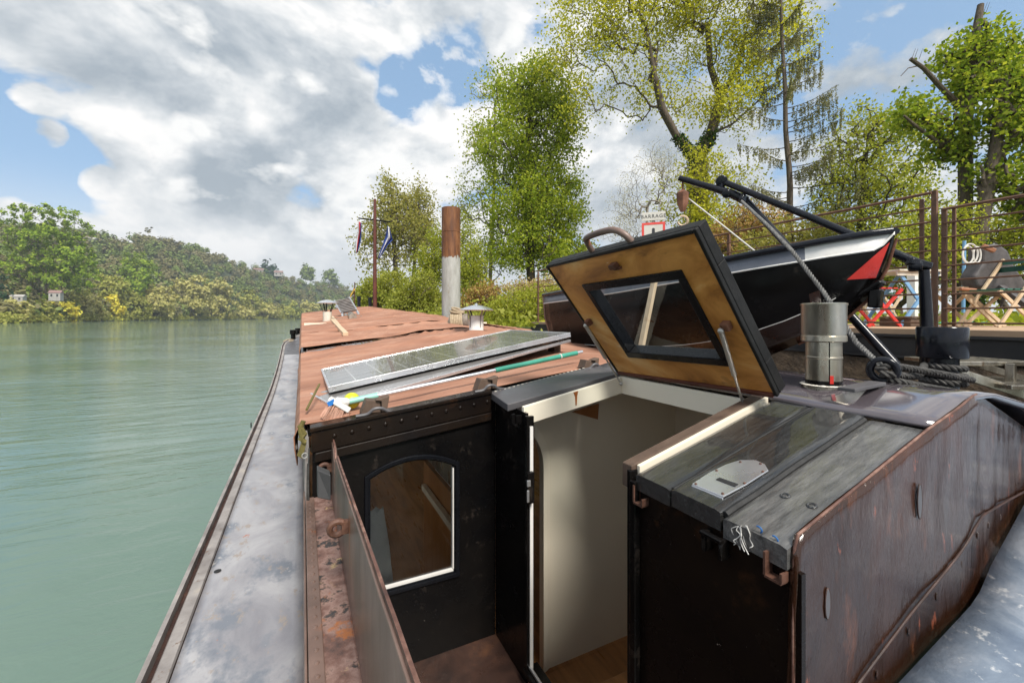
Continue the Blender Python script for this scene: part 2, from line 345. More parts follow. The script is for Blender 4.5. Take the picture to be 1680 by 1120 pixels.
M['sign_black'] = pm('sign black', [(.3, (.03, .03, .035)), (.7, (.05, .05, .055))], 3, rough=(.4, .5), bump=0)
M['stone_roof'] = pm('red tiled roof', [(.3, (.19, .115, .10)), (.7, (.27, .175, .155))], 2, rough=(.8, .9), bump=.1)
M['render'] = pm('pale house render', [(.3, (.30, .285, .26)), (.7, (.40, .385, .355))], 1, rough=(.8, .9), bump=.05)
M['darkpane'] = pm('dark house window', [(.3, (.03, .035, .04)), (.7, (.06, .065, .07))], 1, rough=(.1, .2), bump=0)


def solar_mat():
    m, nt, b, out = base_mat('solar cells')
    t = nd(nt, 'ShaderNodeTexCoord')
    br = nd(nt, 'ShaderNodeTexBrick', offset=0.0, squash=1.0, i_Scale=1.0)
    br.inputs['Color1'].default_value = (.14, .143, .138, 1); br.inputs['Color2'].default_value = (.17, .172, .165, 1)
    br.inputs['Mortar'].default_value = (.40, .41, .40, 1)
    br.inputs['Mortar Size'].default_value = .004; br.inputs['Brick Width'].default_value = .165; br.inputs['Row Height'].default_value = .165
    nt.links.new(t.outputs['Object'], br.inputs['Vector'])
    nt.links.new(br.outputs[0], b.inputs['Base Color'])
    b.inputs['Roughness'].default_value = .16
    b.inputs['Coat Weight'].default_value = .4; b.inputs['Coat Roughness'].default_value = .03
    return m


M['solar'] = solar_mat()
M['plank_grey'] = pm('worn grey plank', [(.3, (.05, .05, .05)), (.55, (.11, .108, .104)), (.8, (.18, .176, .168))], 40, 6, rough=(.2, .36), bump=.7, bscale=70, bdist=.004, stretch=(.05, 1.3, 1), dist=.35, coat=.6)
M['eye'] = pm('dull rust fitting', [(.3, (.05, .022, .014)), (.6, (.12, .055, .035)), (.8, (.19, .09, .055))], 20, rough=(.5, .75), bump=.4, bscale=50)


def water_mat():
    m, nt, b, out = base_mat('river water')
    t = nd(nt, 'ShaderNodeTexCoord')
    def nz(stretch, scale, detail, rot=0, dist=0.0, rough=.55):
        mp = nd(nt, 'ShaderNodeMapping'); mp.inputs['Scale'].default_value = stretch; mp.inputs['Rotation'].default_value = (0, 0, rot)
        nt.links.new(t.outputs['Object'], mp.inputs[0])
        return noise_n(nt, mp.outputs[0], scale, detail, rough, dist)
    big = nz((1, 1, 1), .05, 3)
    c = ramp(nt, [(.3, (.105, .168, .134)), (.7, (.147, .210, .174))], big).outputs[0]
    nt.links.new(c, b.inputs['Base Color'])
    b.inputs['Roughness'].default_value = .035
    b.inputs['IOR'].default_value = 1.333
    a1 = nz((.5, 1.7, 1), 1.7, 6, -.25, .6)
    a2 = nz((.35, 1.1, 1), .30, 4, -.15, .4)
    patch = ramp(nt, [(.38, (.35, .35, .35)), (.58, (1, 1, 1))], nz((1, 1.8, 1), .07, 3)).outputs[0]
    h = math_n(nt, 'ADD', math_n(nt, 'MULTIPLY', a1, .50), math_n(nt, 'MULTIPLY', a2, .40))
    h = math_n(nt, 'MULTIPLY', h, patch)
    bp = nd(nt, 'ShaderNodeBump', i_Strength=.8, i_Distance=.15); nt.links.new(h, bp.inputs['Height'])
    nt.links.new(bp.outputs[0], b.inputs['Normal'])
    return m


M['water'] = water_mat()
L = {}
L['poplar'] = leaf_mat('poplar leaves', (.20,.21,.05), (.34,.33,.09), (.48,.44,.16))
L['willow'] = leaf_mat('willow leaves', (.20,.23,.04), (.34,.37,.07), (.50,.51,.14))
L['lush'] = leaf_mat('lush green leaves', (.17,.25,.025), (.33,.41,.045), (.50,.54,.09))
L['lime'] = leaf_mat('lime leaves', (.20,.25,.03), (.36,.40,.06), (.52,.53,.11))
L['gold'] = leaf_mat('gold green leaves', (.28,.30,.03), (.48,.49,.05), (.64,.64,.11))
L['maple'] = leaf_mat('maple leaves', (.13,.21,.022), (.27,.36,.04), (.46,.50,.08))
L['spruce'] = leaf_mat('spruce needles', (.16,.17,.08), (.28,.27,.13), (.40,.36,.19), .2)
L['ivy'] = leaf_mat('ivy leaves', (0.025, 0.060, 0.014), (0.060, 0.102, 0.020), (0.102, 0.153, 0.034), .2)
L['russet'] = leaf_mat('russet twigs', (0.272, 0.153, 0.060), (0.408, 0.255, 0.102), (0.408, 0.374, 0.102), .3)
L['dry'] = leaf_mat('dry reed stems', (0.374, 0.272, 0.153), (0.510, 0.391, 0.221), (0.408, 0.391, 0.102), .3)
L['far_green'] = leaf_mat('far bank green leaves', (.13,.21,.022), (.23,.33,.035), (.35,.43,.06), .3)
L['far_olive'] = leaf_mat('far bank olive leaves', (.22,.24,.05), (.33,.34,.08), (.42,.41,.12), .3)
L['far_yellow'] = leaf_mat('far bank yellow leaves', (0.592, 0.493, 0.062), (0.800, 0.690, 0.087), (0.800, 0.800, 0.148), .3)
L['far_pale'] = leaf_mat('far bank pale leaves', (.32,.31,.10), (.46,.43,.15), (.55,.51,.22), .3)
L['hill1'] = leaf_mat('hill green leaves', (.12,.17,.045), (.18,.23,.065), (.24,.29,.09), .2)
L['hill2'] = leaf_mat('hill brown green leaves', (.15,.145,.065), (.21,.195,.085), (.25,.22,.12), .2)
L['conifer'] = leaf_mat('dark conifer needles', (0.020, 0.051, 0.027), (0.037, 0.076, 0.041), (0.060, 0.102, 0.051), .1)
L['blossom'] = leaf_mat('whitish young leaves', (0.374, 0.357, 0.238), (0.544, 0.510, 0.374), (0.680, 0.646, 0.510), .3)

# ---------------------------------------------------------------- mesh helpers
def link(o):
    S.collection.objects.link(o); return o


class MB:
    """collects shapes in world coordinates; build() links them as one mesh object"""
    def __init__(s): s.v, s.f, s.mi = [], [], []
    def add(s, vs, fs, mi=0):
        k = len(s.v)
        s.v += [tuple(v) for v in vs]
        s.f += [tuple(i + k for i in f) for f in fs]
        s.mi += [mi] * len(fs)
        return s
    def hexa(s, p, mi=0):      # 8 corners: bottom ring 0-3, top ring 4-7
        return s.add(p, [(0, 3, 2, 1), (4, 5, 6, 7), (0, 1, 5, 4), (1, 2, 6, 5), (2, 3, 7, 6), (3, 0, 4, 7)], mi)
    def box(s, a, b, mi=0):
        (x0, y0, z0), (x1, y1, z1) = a, b
        return s.hexa([(x0, y0, z0), (x1, y0, z0), (x1, y1, z0), (x0, y1, z0), (x0, y0, z1), (x1, y0, z1), (x1, y1, z1), (x0, y1, z1)], mi)
    def prism(s, poly, vec, mi=0):
        n = len(poly); vec = Vector(vec)
        vs = [Vector(p) for p in poly] + [Vector(p) + vec for p in poly]
        fs = [tuple(range(n))[::-1], tuple(range(n, 2 * n))] + [(i, (i + 1) % n, n + (i + 1) % n, n + i) for i in range(n)]
        return s.add(vs, fs, mi)
    def bar(s, p, q, w, h, up=(0, 0, 1), mi=0):   # rectangular bar p->q
        p, q = Vector(p), Vector(q); d = (q - p).normalized(); u = Vector(up)
        if abs(d.dot(u)) > .98: u = Vector((1, 0, 0))
        a = d.cross(u).normalized() * w / 2; b = a.cross(d).normalized() * h / 2
        return s.hexa([p - a - b, p + a - b, p + a + b, p - a + b, q - a - b, q + a - b, q + a + b, q - a + b], mi)
    def tube(s, pts, r, n=10, mi=0, caps=True):
        pts = [Vector(p) for p in pts]; m = len(pts)
        rs = r if isinstance(r, (list, tuple)) else [r] * m
        vs, fs = [], []; prev = None
        for i, p in enumerate(pts):
            d = (pts[min(i + 1, m - 1)] - pts[max(i - 1, 0)])
            d = d.normalized() if d.length > 1e-9 else Vector((0, 0, 1))
            if prev is None: a = d.orthogonal().normalized()
            else:
                a = prev - d * prev.dot(d)
                a = a.normalized() if a.length > 1e-6 else d.orthogonal().normalized()
            prev = a; b = d.cross(a)
            for k in range(n):
                t = 2 * pi * k / n
                vs.append(p + (a * cos(t) + b * sin(t)) * rs[i])
        for i in range(m - 1):
            for k in range(n):
                fs.append((i * n + k, i * n + (k + 1) % n, (i + 1) * n + (k + 1) % n, (i + 1) * n + k))
        if caps:
            fs.append(tuple(range(n))[::-1]); fs.append(tuple(range((m - 1) * n, m * n)))
        return s.add(vs, fs, mi)
    def lathe(s, c, prof, n=28, mi=0, axis=None):
        c = Vector(c); ax = Vector(axis or (0, 0, 1)).normalized(); a = ax.orthogonal().normalized(); b = ax.cross(a)
        m = len(prof); vs, fs = [], []
        for r, z in prof:
            for k in range(n):
                t = 2 * pi * k / n
                vs.append(c + ax * z + (a * cos(t) + b * sin(t)) * r)
        for i in range(m - 1):
            for k in range(n):
                fs.append((i * n + k, i * n + (k + 1) % n, (i + 1) * n + (k + 1) % n, (i + 1) * n + k))
        fs.append(tuple(range(n))[::-1]); fs.append(tuple(range((m - 1) * n, m * n)))
        return s.add(vs, fs, mi)
    def ball(s, c, r, n=10, sc=(1, 1, 1), mi=0):
        c = Vector(c); prof = []
        vs, fs = [], []
        for i in range(n + 1):
            th = pi * i / n
            for k in range(2 * n):
                ph = pi * k / n
                vs.append(c + Vector((r * sc[0] * sin(th) * cos(ph), r * sc[1] * sin(th) * sin(ph), r * sc[2] * cos(th))))
        for i in range(n):
            for k in range(2 * n):
                fs.append((i * 2 * n + k, (i + 1) * 2 * n + k, (i + 1) * 2 * n + (k + 1) % (2 * n), i * 2 * n + (k + 1) % (2 * n)))
        return s.add(vs, fs, mi)
    def grid(s, P, mi=0):
        m, n = len(P), len(P[0])
        return s.add([p for row in P for p in row], [(i * n + j, i * n + j + 1, (i + 1) * n + j + 1, (i + 1) * n + j) for i in range(m - 1) for j in range(n - 1)], mi)
    def torus(s, c, R, r, axis=(0, 0, 1), n=24, k=8, a0=0, a1=2 * pi, sc=(1, 1), mi=0):
        ax = Vector(axis).normalized(); a = ax.orthogonal().normalized(); b = ax.cross(a); c = Vector(c)
        full = abs(a1 - a0 - 2 * pi) < 1e-6
        pts = [c + a * cos(a0 + (a1 - a0) * i / n) * R * sc[0] + b * sin(a0 + (a1 - a0) * i / n) * R * sc[1] for i in range(n + 1)]
        return s.tube(pts, r, k, mi, caps=not full)
    def build(s, name, mat, parent=None, smooth=False, bevel=0.0, solid=0.0, seg=2):
        me = bpy.data.meshes.new(name)
        off = Vector((0, 0, 0)); p = parent
        while p is not None: off += p.location; p = p.parent
        me.from_pydata([(v[0] - off.x, v[1] - off.y, v[2] - off.z) for v in s.v], [], s.f)
        mats = mat if isinstance(mat, (list, tuple)) else [mat]
        for m in mats: me.materials.append(m)
        if len(mats) > 1: me.polygons.foreach_set('material_index', s.mi)
        me.update()
        if smooth:
            me.polygons.foreach_set('use_smooth', [True] * len(me.polygons))
            me.set_sharp_from_angle(angle=radians(38))
        o = bpy.data.objects.new(name, me); link(o)
        if parent is not None: o.parent = parent
        if solid:
            md = o.modifiers.new('thickness', 'SOLIDIFY'); md.thickness = solid; md.offset = -1
        if bevel:
            md = o.modifiers.new('bevel', 'BEVEL'); md.width = bevel; md.segments = seg; md.limit_method = 'ANGLE'; md.angle_limit = radians(40)
        return o


def tag(o, label, cat, group=None, kind=None):
    if label: o['label'] = label
    if cat: o['category'] = cat
    if group: o['group'] = group
    if kind: o['kind'] = kind
    return o


def thing(name, loc, label, cat, group=None):
    o = bpy.data.objects.new(name, None); link(o); o.location = loc; o.empty_display_size = .2
    return tag(o, label, cat, group)


def structure(o):
    o['kind'] = 'structure'; return o


def vor(p, q, t): return Vector(p).lerp(Vector(q), t)


def twist_rope(mb, pts, R, strands=3, pitch=.05, n=6, steps=None):
    """laid rope along a polyline"""
    pts = [Vector(p) for p in pts]
    L = [0]
    for a, b in zip(pts, pts[1:]): L.append(L[-1] + (b - a).length)
    tot = L[-1]; m = steps or max(8, int(tot / pitch * 7))
    def at(s):
        for i in range(len(pts) - 1):
            if s <= L[i + 1] or i == len(pts) - 2:
                t = (s - L[i]) / max(1e-9, L[i + 1] - L[i]); return pts[i].lerp(pts[i + 1], t)
    cs = [at(tot * i / m) for i in range(m + 1)]
    for k in range(strands):
        out = []; prev = None
        for i, c in enumerate(cs):
            d = (cs[min(i + 1, m)] - cs[max(i - 1, 0)]).normalized()
            a = d.orthogonal().normalized() if prev is None else (prev - d * prev.dot(d)).normalized()
            prev = a; b = d.cross(a)
            t = 2 * pi * (tot * i / m / pitch + k / strands)
            out.append(c + (a * cos(t) + b * sin(t)) * R * .55)
        mb.tube(out, R * .47, n)


def smooth_path(pts, sub=6):
    pts = [Vector(p) for p in pts]; out = []
    for i in range(len(pts) - 1):
        p0, p1, p2, p3 = pts[max(i - 1, 0)], pts[i], pts[i + 1], pts[min(i + 2, len(pts) - 1)]
        for k in range(sub):
            t = k / sub
            out.append(.5 * ((2 * p1) + (p2 - p0) * t + (2 * p0 - 5 * p1 + 4 * p2 - p3) * t * t + (3 * p1 - p0 - 3 * p2 + p3) * t ** 3))
    out.append(pts[-1])
    return out


def nz(x, y, z=0.0): return mnoise.noise(Vector((x, y, z)))

# ---------------------------------------------------------------- the barge
barge = thing('barge', (1.9, 8.0, WATER_Z), 'long black and maroon houseboat barge with red sheeted hold roof moored by the bank', 'barge')
RX = 1.9                                    # ridge


def sheer(y): return .048 * max(0.0, y - 2.6)
def zr(x, y):
    h = RX - sqrt((x - RX) ** 2 + .02) + .01
    return -.505 + .118 * h + sheer(y)
def zdeck(y): return -1.57 + .0105 * max(0.0, y - 9) ** 2
def za(x):                                  # roof of the aft cabin
    return float(np.interp(x, [.9, 1.545, 1.87, 2.0, 2.5, 3.3], [-.480, -.307, -.243, -.243, -.34, -.60]))
def on_roof(px, py, dz=0.0):
    r = ray(px, py); lo, hi = 1.0, 40.0; prev = None
    t = 2.0
    while t < 40:
        p = r * t
        if p.z < zr(p.x, p.y) + dz: break
        t += .02
    return r * t


# hull and side deck
ys = [-2.5, 0, 3, 6, 9, 11, 13, 15, 16.5, 17.5, 18.5, 19.5, 20.5]
def xo(y): return -.63 + (0 if y < 16.5 else .16 * (y - 16.5) ** 2)
hull = MB()
hull.grid([[(xo(y) - .005, y, zdeck(y) - .02), (xo(y) + .02, y, -2.5)] for y in ys])
hull.grid([[(2 * RX - xo(y), y, zdeck(y)), (2 * RX - xo(y) - .02, y, -2.5)] for y in ys])
hull.grid([[(xo(20.5), 20.5, zdeck(20.5)), (xo(20.5), 20.5, -2.5)], [(2 * RX - xo(20.5), 20.5, zdeck(20.5)), (2 * RX - xo(20.5), 20.5, -2.5)]])
hull.build('hull', M['black'], barge)
yd = [-2.5 + .25 * i for i in range(93)]
d = MB()
d.grid([[(xo(y) + .115 + .520 * j / 10 if y < 16.5 else (xo(y) + .115) * (1 - j / 10) + .02 * j / 10, y,
          zdeck(y) + .004 * nz(y * 1.3, j * .7) + (.0 if j else -.004)) for j in range(11)] for y in yd])
d.build('side_deck', M['deck'], barge, smooth=True, solid=.02)
e = MB()
e.grid([[(xo(y) + .045, y, zdeck(y) + .002), (xo(y) + .052, y, zdeck(y) + .012), (xo(y) + .105 + .003 * nz(y * 9, 1), y, zdeck(y) + .012), (xo(y) + .110, y, zdeck(y) - .002)] for y in yd])
e.build('deck_edge_strip', M['deck_edge'], barge, solid=.02)
t_ = MB()
t_.grid([[(xo(y) - .004, y, zdeck(y) - .06), (xo(y) - .004, y, zdeck(y) + .030), (xo(y) + .018, y, zdeck(y) + .030), (xo(y) + .022 + .004 * nz(y * 11, 5), y, zdeck(y) - .03)] for y in yd])
t_.build('toe_rail', M['deck_edge'], barge, solid=.004)
g_ = MB()
g_.grid([[(xo(y) + .012, y, zdeck(y) - .012), (xo(y) + .122, y, zdeck(y) - .012)] for y in yd])
g_.build('deck_gutter', M['darkrust'], barge)
sd = MB()
sd.grid([[(2 * RX - .02, y, zdeck(y)), (2 * RX - xo(y), y, zdeck(y))] for y in yd])
sd.build('starboard_side_deck', M['deck'], barge)
# scupper hole and small studs on the deck edge
p = at_z(357, 936, zdeck(2) + .0035)
MB().lathe(p, [(.0, 0), (.020, 0), (.020, .0012)], 20).build('scupper', M['tar'], barge)
for px, py in ((448, 615), (412, 700)):
    p = at_z(px, py, -1.56)
    MB().box((p.x - .006, p.y - .02, -1.57), (p.x + .006, p.y + .02, -1.50)).build('cleat_stud', M['black'], barge)
# bow deck, bow bollards
b_ = MB(); b_.grid([[(xo(y) + .1, y, zdeck(y) + .001), (2 * RX - xo(y) - .1, y, zdeck(y) + .001)] for y in (15.2, 16.5, 17.5, 18.5, 19.5, 20.5)]); b_.build('foredeck', M['steel_grey'], barge)
for (px, py, dpt, h, r) in ((481, 556, 15.7, .42, .10), (489, 552, 17.2, .42, .10)):
    p = at_d(px, py, dpt)
    MB().lathe((p.x, p.y, p.z - .2), [(r * .8, -.1), (r * .8, h - .05), (r * 1.15, h - .04), (r * 1.15, h + .1), (r * .9, h + .12)], 18).build('bollard', M['black'], barge, smooth=True)
p = at_d(478, 566, 15.5)
MB().box((p.x - .2, p.y - .25, p.z - .12), (p.x + .3, p.y + .25, p.z + .14)).build('fairlead', M['black'], barge, bevel=.03)
mrope = MB(); twist_rope(mrope, smooth_path([p + Vector((-.25, -.2, .14)), p + Vector((-.1, 0, .2)), p + Vector((.12, .1, .16)), p + Vector((-.05, -.28, .15))], 6), .025, 3, .1)
mrope.build('mooring_rope', M['tanrope'], None); tag(bpy.context.scene.objects['mooring_rope'], 'tan mooring rope heaped on the fairlead at the far end of the side deck', 'rope')

# main roof: plates under the sheets, side walls
def roof_grid(x0, x1, y0, y1, dz, nx=18, ny=14, skew=0.0):
    return [[(x0 + (x1 - x0) * i / nx, y0 + (y1 - y0) * j / ny, zr(x0 + (x1 - x0) * i / nx, y0 + (y1 - y0) * j / ny) + dz) for i in range(nx + 1)] for j in range(ny + 1)]
for (x0, x1, y0, y1) in ((.02, 3.78, 2.13, 4.85), (1.65, 3.78, 4.85, 5.6), (.02, 3.78, 5.6, 15.0)):
    rp = MB(); rp.grid(roof_grid(x0, x1, y0, y1, -.004)); rp.build('roof_plate', M['black'], barge, solid=.03); rc_ = MB(); rc_.grid(roof_grid(x0 + .02, x1 - .02, y0 + .01, y1 - .01, -.045)); rc_.build('cabin_headlining', M['white'], barge)  # white lining under the plates added to bounce daylight inside
w_ = MB()
for (y0, y1, za0, zb0) in ((2.1, 15, None, None),):
    # starboard coaming; its unseen window openings are added and widened to light the saloon
    pass
for i in range(9):
    y0 = 2.1 + i * 1.44; y1 = y0 + .25; y2 = y0 + 1.44
    w_.box((3.77, y0, -1.75), (3.79, y1 if i != 8 else 15, zr(3.78, y0) - .03))
    if i != 8:
        w_.box((3.77, y1, -1.75), (3.79, y2, -1.25)); w_.box((3.77, y1, -.68), (3.79, y2, zr(3.78, y1) - .03))
w_.build('starboard_coaming', M['black'], barge)
w_ = MB()
for i in range(9):
    y0 = 2.13 + i * 1.44; y1 = y0 + .35; y2 = y0 + 1.44
    w_.box((.010, y0, -1.62), (.026, y1 if i != 8 else 15, zr(.02, y0) - .02))
    if i != 8:
        w_.box((.010, y1, -1.62), (.026, y2, -1.25)); w_.box((.010, y1, -.68), (.026, y2, zr(.02, y1) - .02))
w_.build('port_coaming', M['deck_edge'], barge)  # unseen openings on this side too, added to let daylight into the saloon
fb = MB(); fb.prism([(.02, 15, -1.6), (3.78, 15, -1.6), (3.78, 15, zr(3.78, 15)), (1.9, 15, zr(1.9, 15)), (.02, 15, zr(.02, 15))], (0, .02, 0)); fb.build('fore_bulkhead', M['black'], barge)
# skylight strip across the gap between two sheets
sk = MB(); sk.grid(roof_grid(.05, 1.65, 4.85, 5.6, .010, 12, 4)); sk.build('skylight', M['glass'], barge, smooth=True)
sb_ = MB()
for (x) in (.05, .42, .47, .56, 1.64):
    sb_.bar((x, 4.85, zr(x, 4.85) - .004), (x, 5.6, zr(x, 5.6) + .004), .022, .02)
sb_.build('skylight_bar', M['black'], barge)
for (yy) in (4.86, 5.59):
    MB().tube([(x, yy, zr(x, yy) + .001) for x in (.03, .6, 1.2, 1.66)], .005, 6).build('skylight_rim', M['black'], barge)

# sheets lying on the roof
def tarp(name, label, yfun0, yfun1, y_n, seed, flap=True, lift=.008):
    mb = MB(); P = []
    nx = 64
    for j in range(y_n + 1):
        t = j / y_n; row = []
        for i in range(nx + 1):
            x = -.012 + 3.83 * i / nx
            y = yfun0(x) * (1 - t) + yfun1(x) * t
            w = .022 * nz(x * .45 + seed, y * 4.2, seed) + .022 * nz(x * 1.2, y * 11 + x * 1.3, seed + 3) + .007 * nz(x * 5, y * 9, seed)
            w += .022 * max(0, nz(x * .45 + 4, y * 2.4 + .6 * x, seed + 9)) * 1.3
            w += .030 * (1 - abs(nz(x * .30 + seed, y * 2.3 + .25 * x, seed + 20))) ** 9 + .018 * (1 - abs(nz(x * .5 + seed, y * 4.6 - .3 * x, seed + 31))) ** 10
            w *= .25 if y < 3.85 and x < 2 else min(1, .25 + max(0, y - 2.9) * .6) if x >= 2 else min(1, .25 + (y - 3.85) * .9)
            z = zr(max(x, .0), y) + lift + max(w, -.010)
            row.append((x, y, z))
        if flap:
            x0, y0, z0 = row[0]
            a = .020 * nz(y0 * 3.5, seed, 2); bb = .028 * nz(y0 * 2.1, seed, 6); dl = .17 + .05 * nz(y0 * 1.1, 3, seed)
            row = [(x0 - .010 + .3 * bb, y0, z0 - dl), (x0 - .020 + .6 * bb, y0, z0 - dl * .62), (x0 - .020 + .5 * a, y0, z0 - dl * .3), (x0 - .012, y0, z0 - .025)] + row
        P.append(row)
    mb.grid(P)
    o = mb.build(name, M['tarp'], None, smooth=True, solid=.004)
    return tag(o, label, 'tarpaulin', 'red sheets over the hold roof')
tarp('roof_tarpaulin', 'red tarpaulin on the near part of the barge roof, under the solar panel', lambda x: 2.165, lambda x: 4.86 + .30 * min(x, 1.7) if x < 1.7 else 5.42, 60, 1.0)
tarp('roof_tarpaulin', 'red tarpaulin strip on the barge roof just beyond the skylight slot', lambda x: 5.40 + .09 * min(x, 1.8) + max(0, x - 1.7) * -.02, lambda x: 7.3, 40, 5.0, lift=.020)
tarp('roof_tarpaulin', 'red tarpaulin on the far end of the barge roof, under the deck chair', lambda x: 7.0 - .25 * x * .3, lambda x: 15.02, 110, 9.0, lift=.036)
# batten line along eave
ev = MB(); ev.tube([(-.028 + .006 * nz(y, 1), y, zr(0, y) - .10 + .012 * nz(y * 2, 7)) for y in [2.2 + .3 * i for i in range(42)]], .008, 6); ev.build('eave_line', M['greyrope'], barge)
# strap and carabiners on the near corner
st = thing('lashing_strap', at_y(497, 735, 2.1), 'olive lashing strap knotted at the near corner of the red sheet', 'strap')
q = lambda px, py: at_y(px, py, 2.05)
m_ = MB(); m_.tube(smooth_path([q(498, 690), q(493, 705), q(497, 722), q(502, 725)], 4), .010, 8); m_.tube([q(491, 697), q(500, 712), q(492, 722)], .011, 6); m_.build('knot', M['strap'], st)
m_ = MB(); m_.prism([q(496, 722), q(503, 726), q(496, 752), q(487, 747)], (0, .006, 0)); m_.build('strap_tail', M['strap'], st)
m_ = MB(); m_.torus(q(500, 747), .011, .003, (0, 1, 0), 14, 6); m_.build('ring', M['steel_rod'], st)
st2 = MB(); st2.tube(smooth_path([q(507, 735), q(506, 800), q(508, 850), q(505, 853), q(504, 800), q(505, 760)], 5), .0035, 6); tag(st2.build('bungee_cord', M['rope'], None), 'thin black cord hanging by the rusty coaming below the strap', 'cord')
# yellow black tie over sheet corner
m_ = MB(); m_.tube([at_y(524, 630, 2.75), at_y(513, 652, 2.5), at_y(503, 672, 2.35)], .006, 6); tag(m_.build('tie_line', M['strap'], None), 'thin olive tie line running down the near left corner of the red sheet', 'line')

# ------------------------------------------------ port bulkhead with arched window
Y0 = 2.1; X0 = .933
bh = MB(); th = .012
zt = lambda x: zr(x, Y0) - .02
wx0, wx1, wzb, wzs, wza = .272, .716, -1.318, -.752, -.688
def arch(x):
    u = (x - (wx0 + wx1) / 2) / ((wx1 - wx0) / 2); return wzs + (wza - wzs) * (1 - u * u)
bh.prism([(.04, Y0, -1.75), (wx0, Y0, -1.75), (wx0, Y0, zt(wx0)), (.04, Y0, zt(.04))], (0, th, 0))
bh.prism([(wx1, Y0, -1.75), (X0, Y0, -1.75), (X0, Y0, zt(X0)), (wx1, Y0, zt(wx1))], (0, th, 0))
bh.prism([(wx0, Y0, -1.75), (wx1, Y0, -1.75), (wx1, Y0, wzb), (wx0, Y0, wzb)], (0, th, 0))
N_ = 16
for i in range(N_):
    xa = wx0 + (wx1 - wx0) * i / N_; xb = wx0 + (wx1 - wx0) * (i + 1) / N_
    bh.prism([(xa, Y0, arch(xa)), (xb, Y0, arch(xb)), (xb, Y0, zt(xb)), (xa, Y0, zt(xa))], (0, th, 0))
bh.build('bulkhead', M['black'], barge)
win = MB()
path = [(wx0, wzb), (wx1, wzb)] + [(wx1 - (wx1 - wx0) * i / N_, arch(wx1 - (wx1 - wx0) * i / N_)) for i in range(N_ + 1)]
def ring_frame(mb, path, w_in, w_out, ya, yb):
    n = len(path); cxm = sum(p[0] for p in path) / n; czm = sum(p[1] for p in path) / n
    def off(i, k):
        (x0, z0), (x1, z1), (x2, z2) = path[i - 1], path[i], path[(i + 1) % n]
        d1 = Vector((x1 - x0, z1 - z0)); d2 = Vector((x2 - x1, z2 - z1))
        if d1.length < 1e-6: d1 = d2
        if d2.length < 1e-6: d2 = d1
        d1.normalize(); d2.normalize(); n1 = Vector((d1.y, -d1.x)); n2 = Vector((d2.y, -d2.x))
        nn = (n1 + n2); nn = nn / max(.5, nn.length_squared) * 2 if nn.length > 1e-6 else n1
        return (x1 + nn.x * k, z1 + nn.y * k)
    P = []
    for i in list(range(n)) + [0]:
        a = off(i, -w_in); b = off(i, w_out)
        P.append([(a[0], yb, a[1]), (a[0], ya, a[1]), (b[0], ya, b[1]), (b[0], yb, b[1])])
    mb.grid(P)
ring_frame(win, path, .010, .012, Y0 - .012, Y0 + .001)
wf = win.build('window', M['frame'], barge, bevel=.004)
w2 = MB(); ring_frame(w2, path, .016, -.004, Y0 - .002, Y0 + .035); w2.build('rebate', M['frame'], wf)
w3 = MB(); w3.box((wx0 + .018, Y0 + .004, wzb + .012), (wx1 - .018, Y0 + .03, wzb + .026)); w3.box((wx1 - .022, Y0 + .004, wzb + .028), (wx1 - .016, Y0 + .03, wzs - .02)); w3.build('sill', M['white'], wf)
pg = MB(); pg.add([(x, Y0 + .022, z) for x, z in path], [tuple(range(len(path)))]); pg.build('pane', M['glass'], wf)
# roof edge angle with rivets
eb = MB()
eb.hexa([(.035, 2.085, zr(.035, 2.1) - .10), (X0 - .03, 2.085, zr(.9, 2.1) - .10), (X0 - .03, 2.099, zr(.9, 2.1) - .10), (.035, 2.099, zr(.035, 2.1) - .10),
         (.035, 2.085, zr(.035, 2.1) - .008), (X0 - .03, 2.085, zr(.9, 2.1) - .008), (X0 - .03, 2.099, zr(.9, 2.1) - .008), (.035, 2.099, zr(.035, 2.1) - .008)])
eb.hexa([(.03, 2.076, zr(.03, 2.1) - .006), (X0 - .03, 2.076, zr(.9, 2.1) - .006), (X0 - .03, 2.17, zr(.9, 2.1) - .006), (.03, 2.17, zr(.03, 2.1) - .006),
         (.03, 2.076, zr(.03, 2.1) + .014), (X0 - .03, 2.076, zr(.9, 2.1) + .014), (X0 - .03, 2.17, zr(.9, 2.1) + .014), (.03, 2.17, zr(.03, 2.1) + .014)])
eb.hexa([(.05, 2.081, zr(.05, 2.1) - .145), (X0 - .03, 2.081, zr(.9, 2.1) - .145), (X0 - .03, 2.099, zr(.9, 2.1) - .145), (.05, 2.099, zr(.05, 2.1) - .145),
         (.05, 2.084, zr(.05, 2.1) - .103), (X0 - .03, 2.084, zr(.9, 2.1) - .103), (X0 - .03, 2.099, zr(.9, 2.1) - .103), (.05, 2.099, zr(.05, 2.1) - .103)])
re_ = eb.build('roof_edge_beam', M['black_brown'], barge, bevel=.004)
rv = MB()
for i in range(11):
    x = .13 + i * .075; rv.ball((x, 2.085, zr(x, 2.1) - .045), .011, 5, (1, .5, 1))
rv.build('rivets', M['black_brown'], re_, smooth=True)
sw_ = MB()
for i in range(70):
    z = -.50 - i * .0175; sw_.ball((X0 - .006 + .002 * nz(i * .9, 2), Y0 - .003, z), .005 + .002 * nz(i * 1.7, 1), 3)
sw_.build('weld_seam', M['black'], barge, smooth=True)

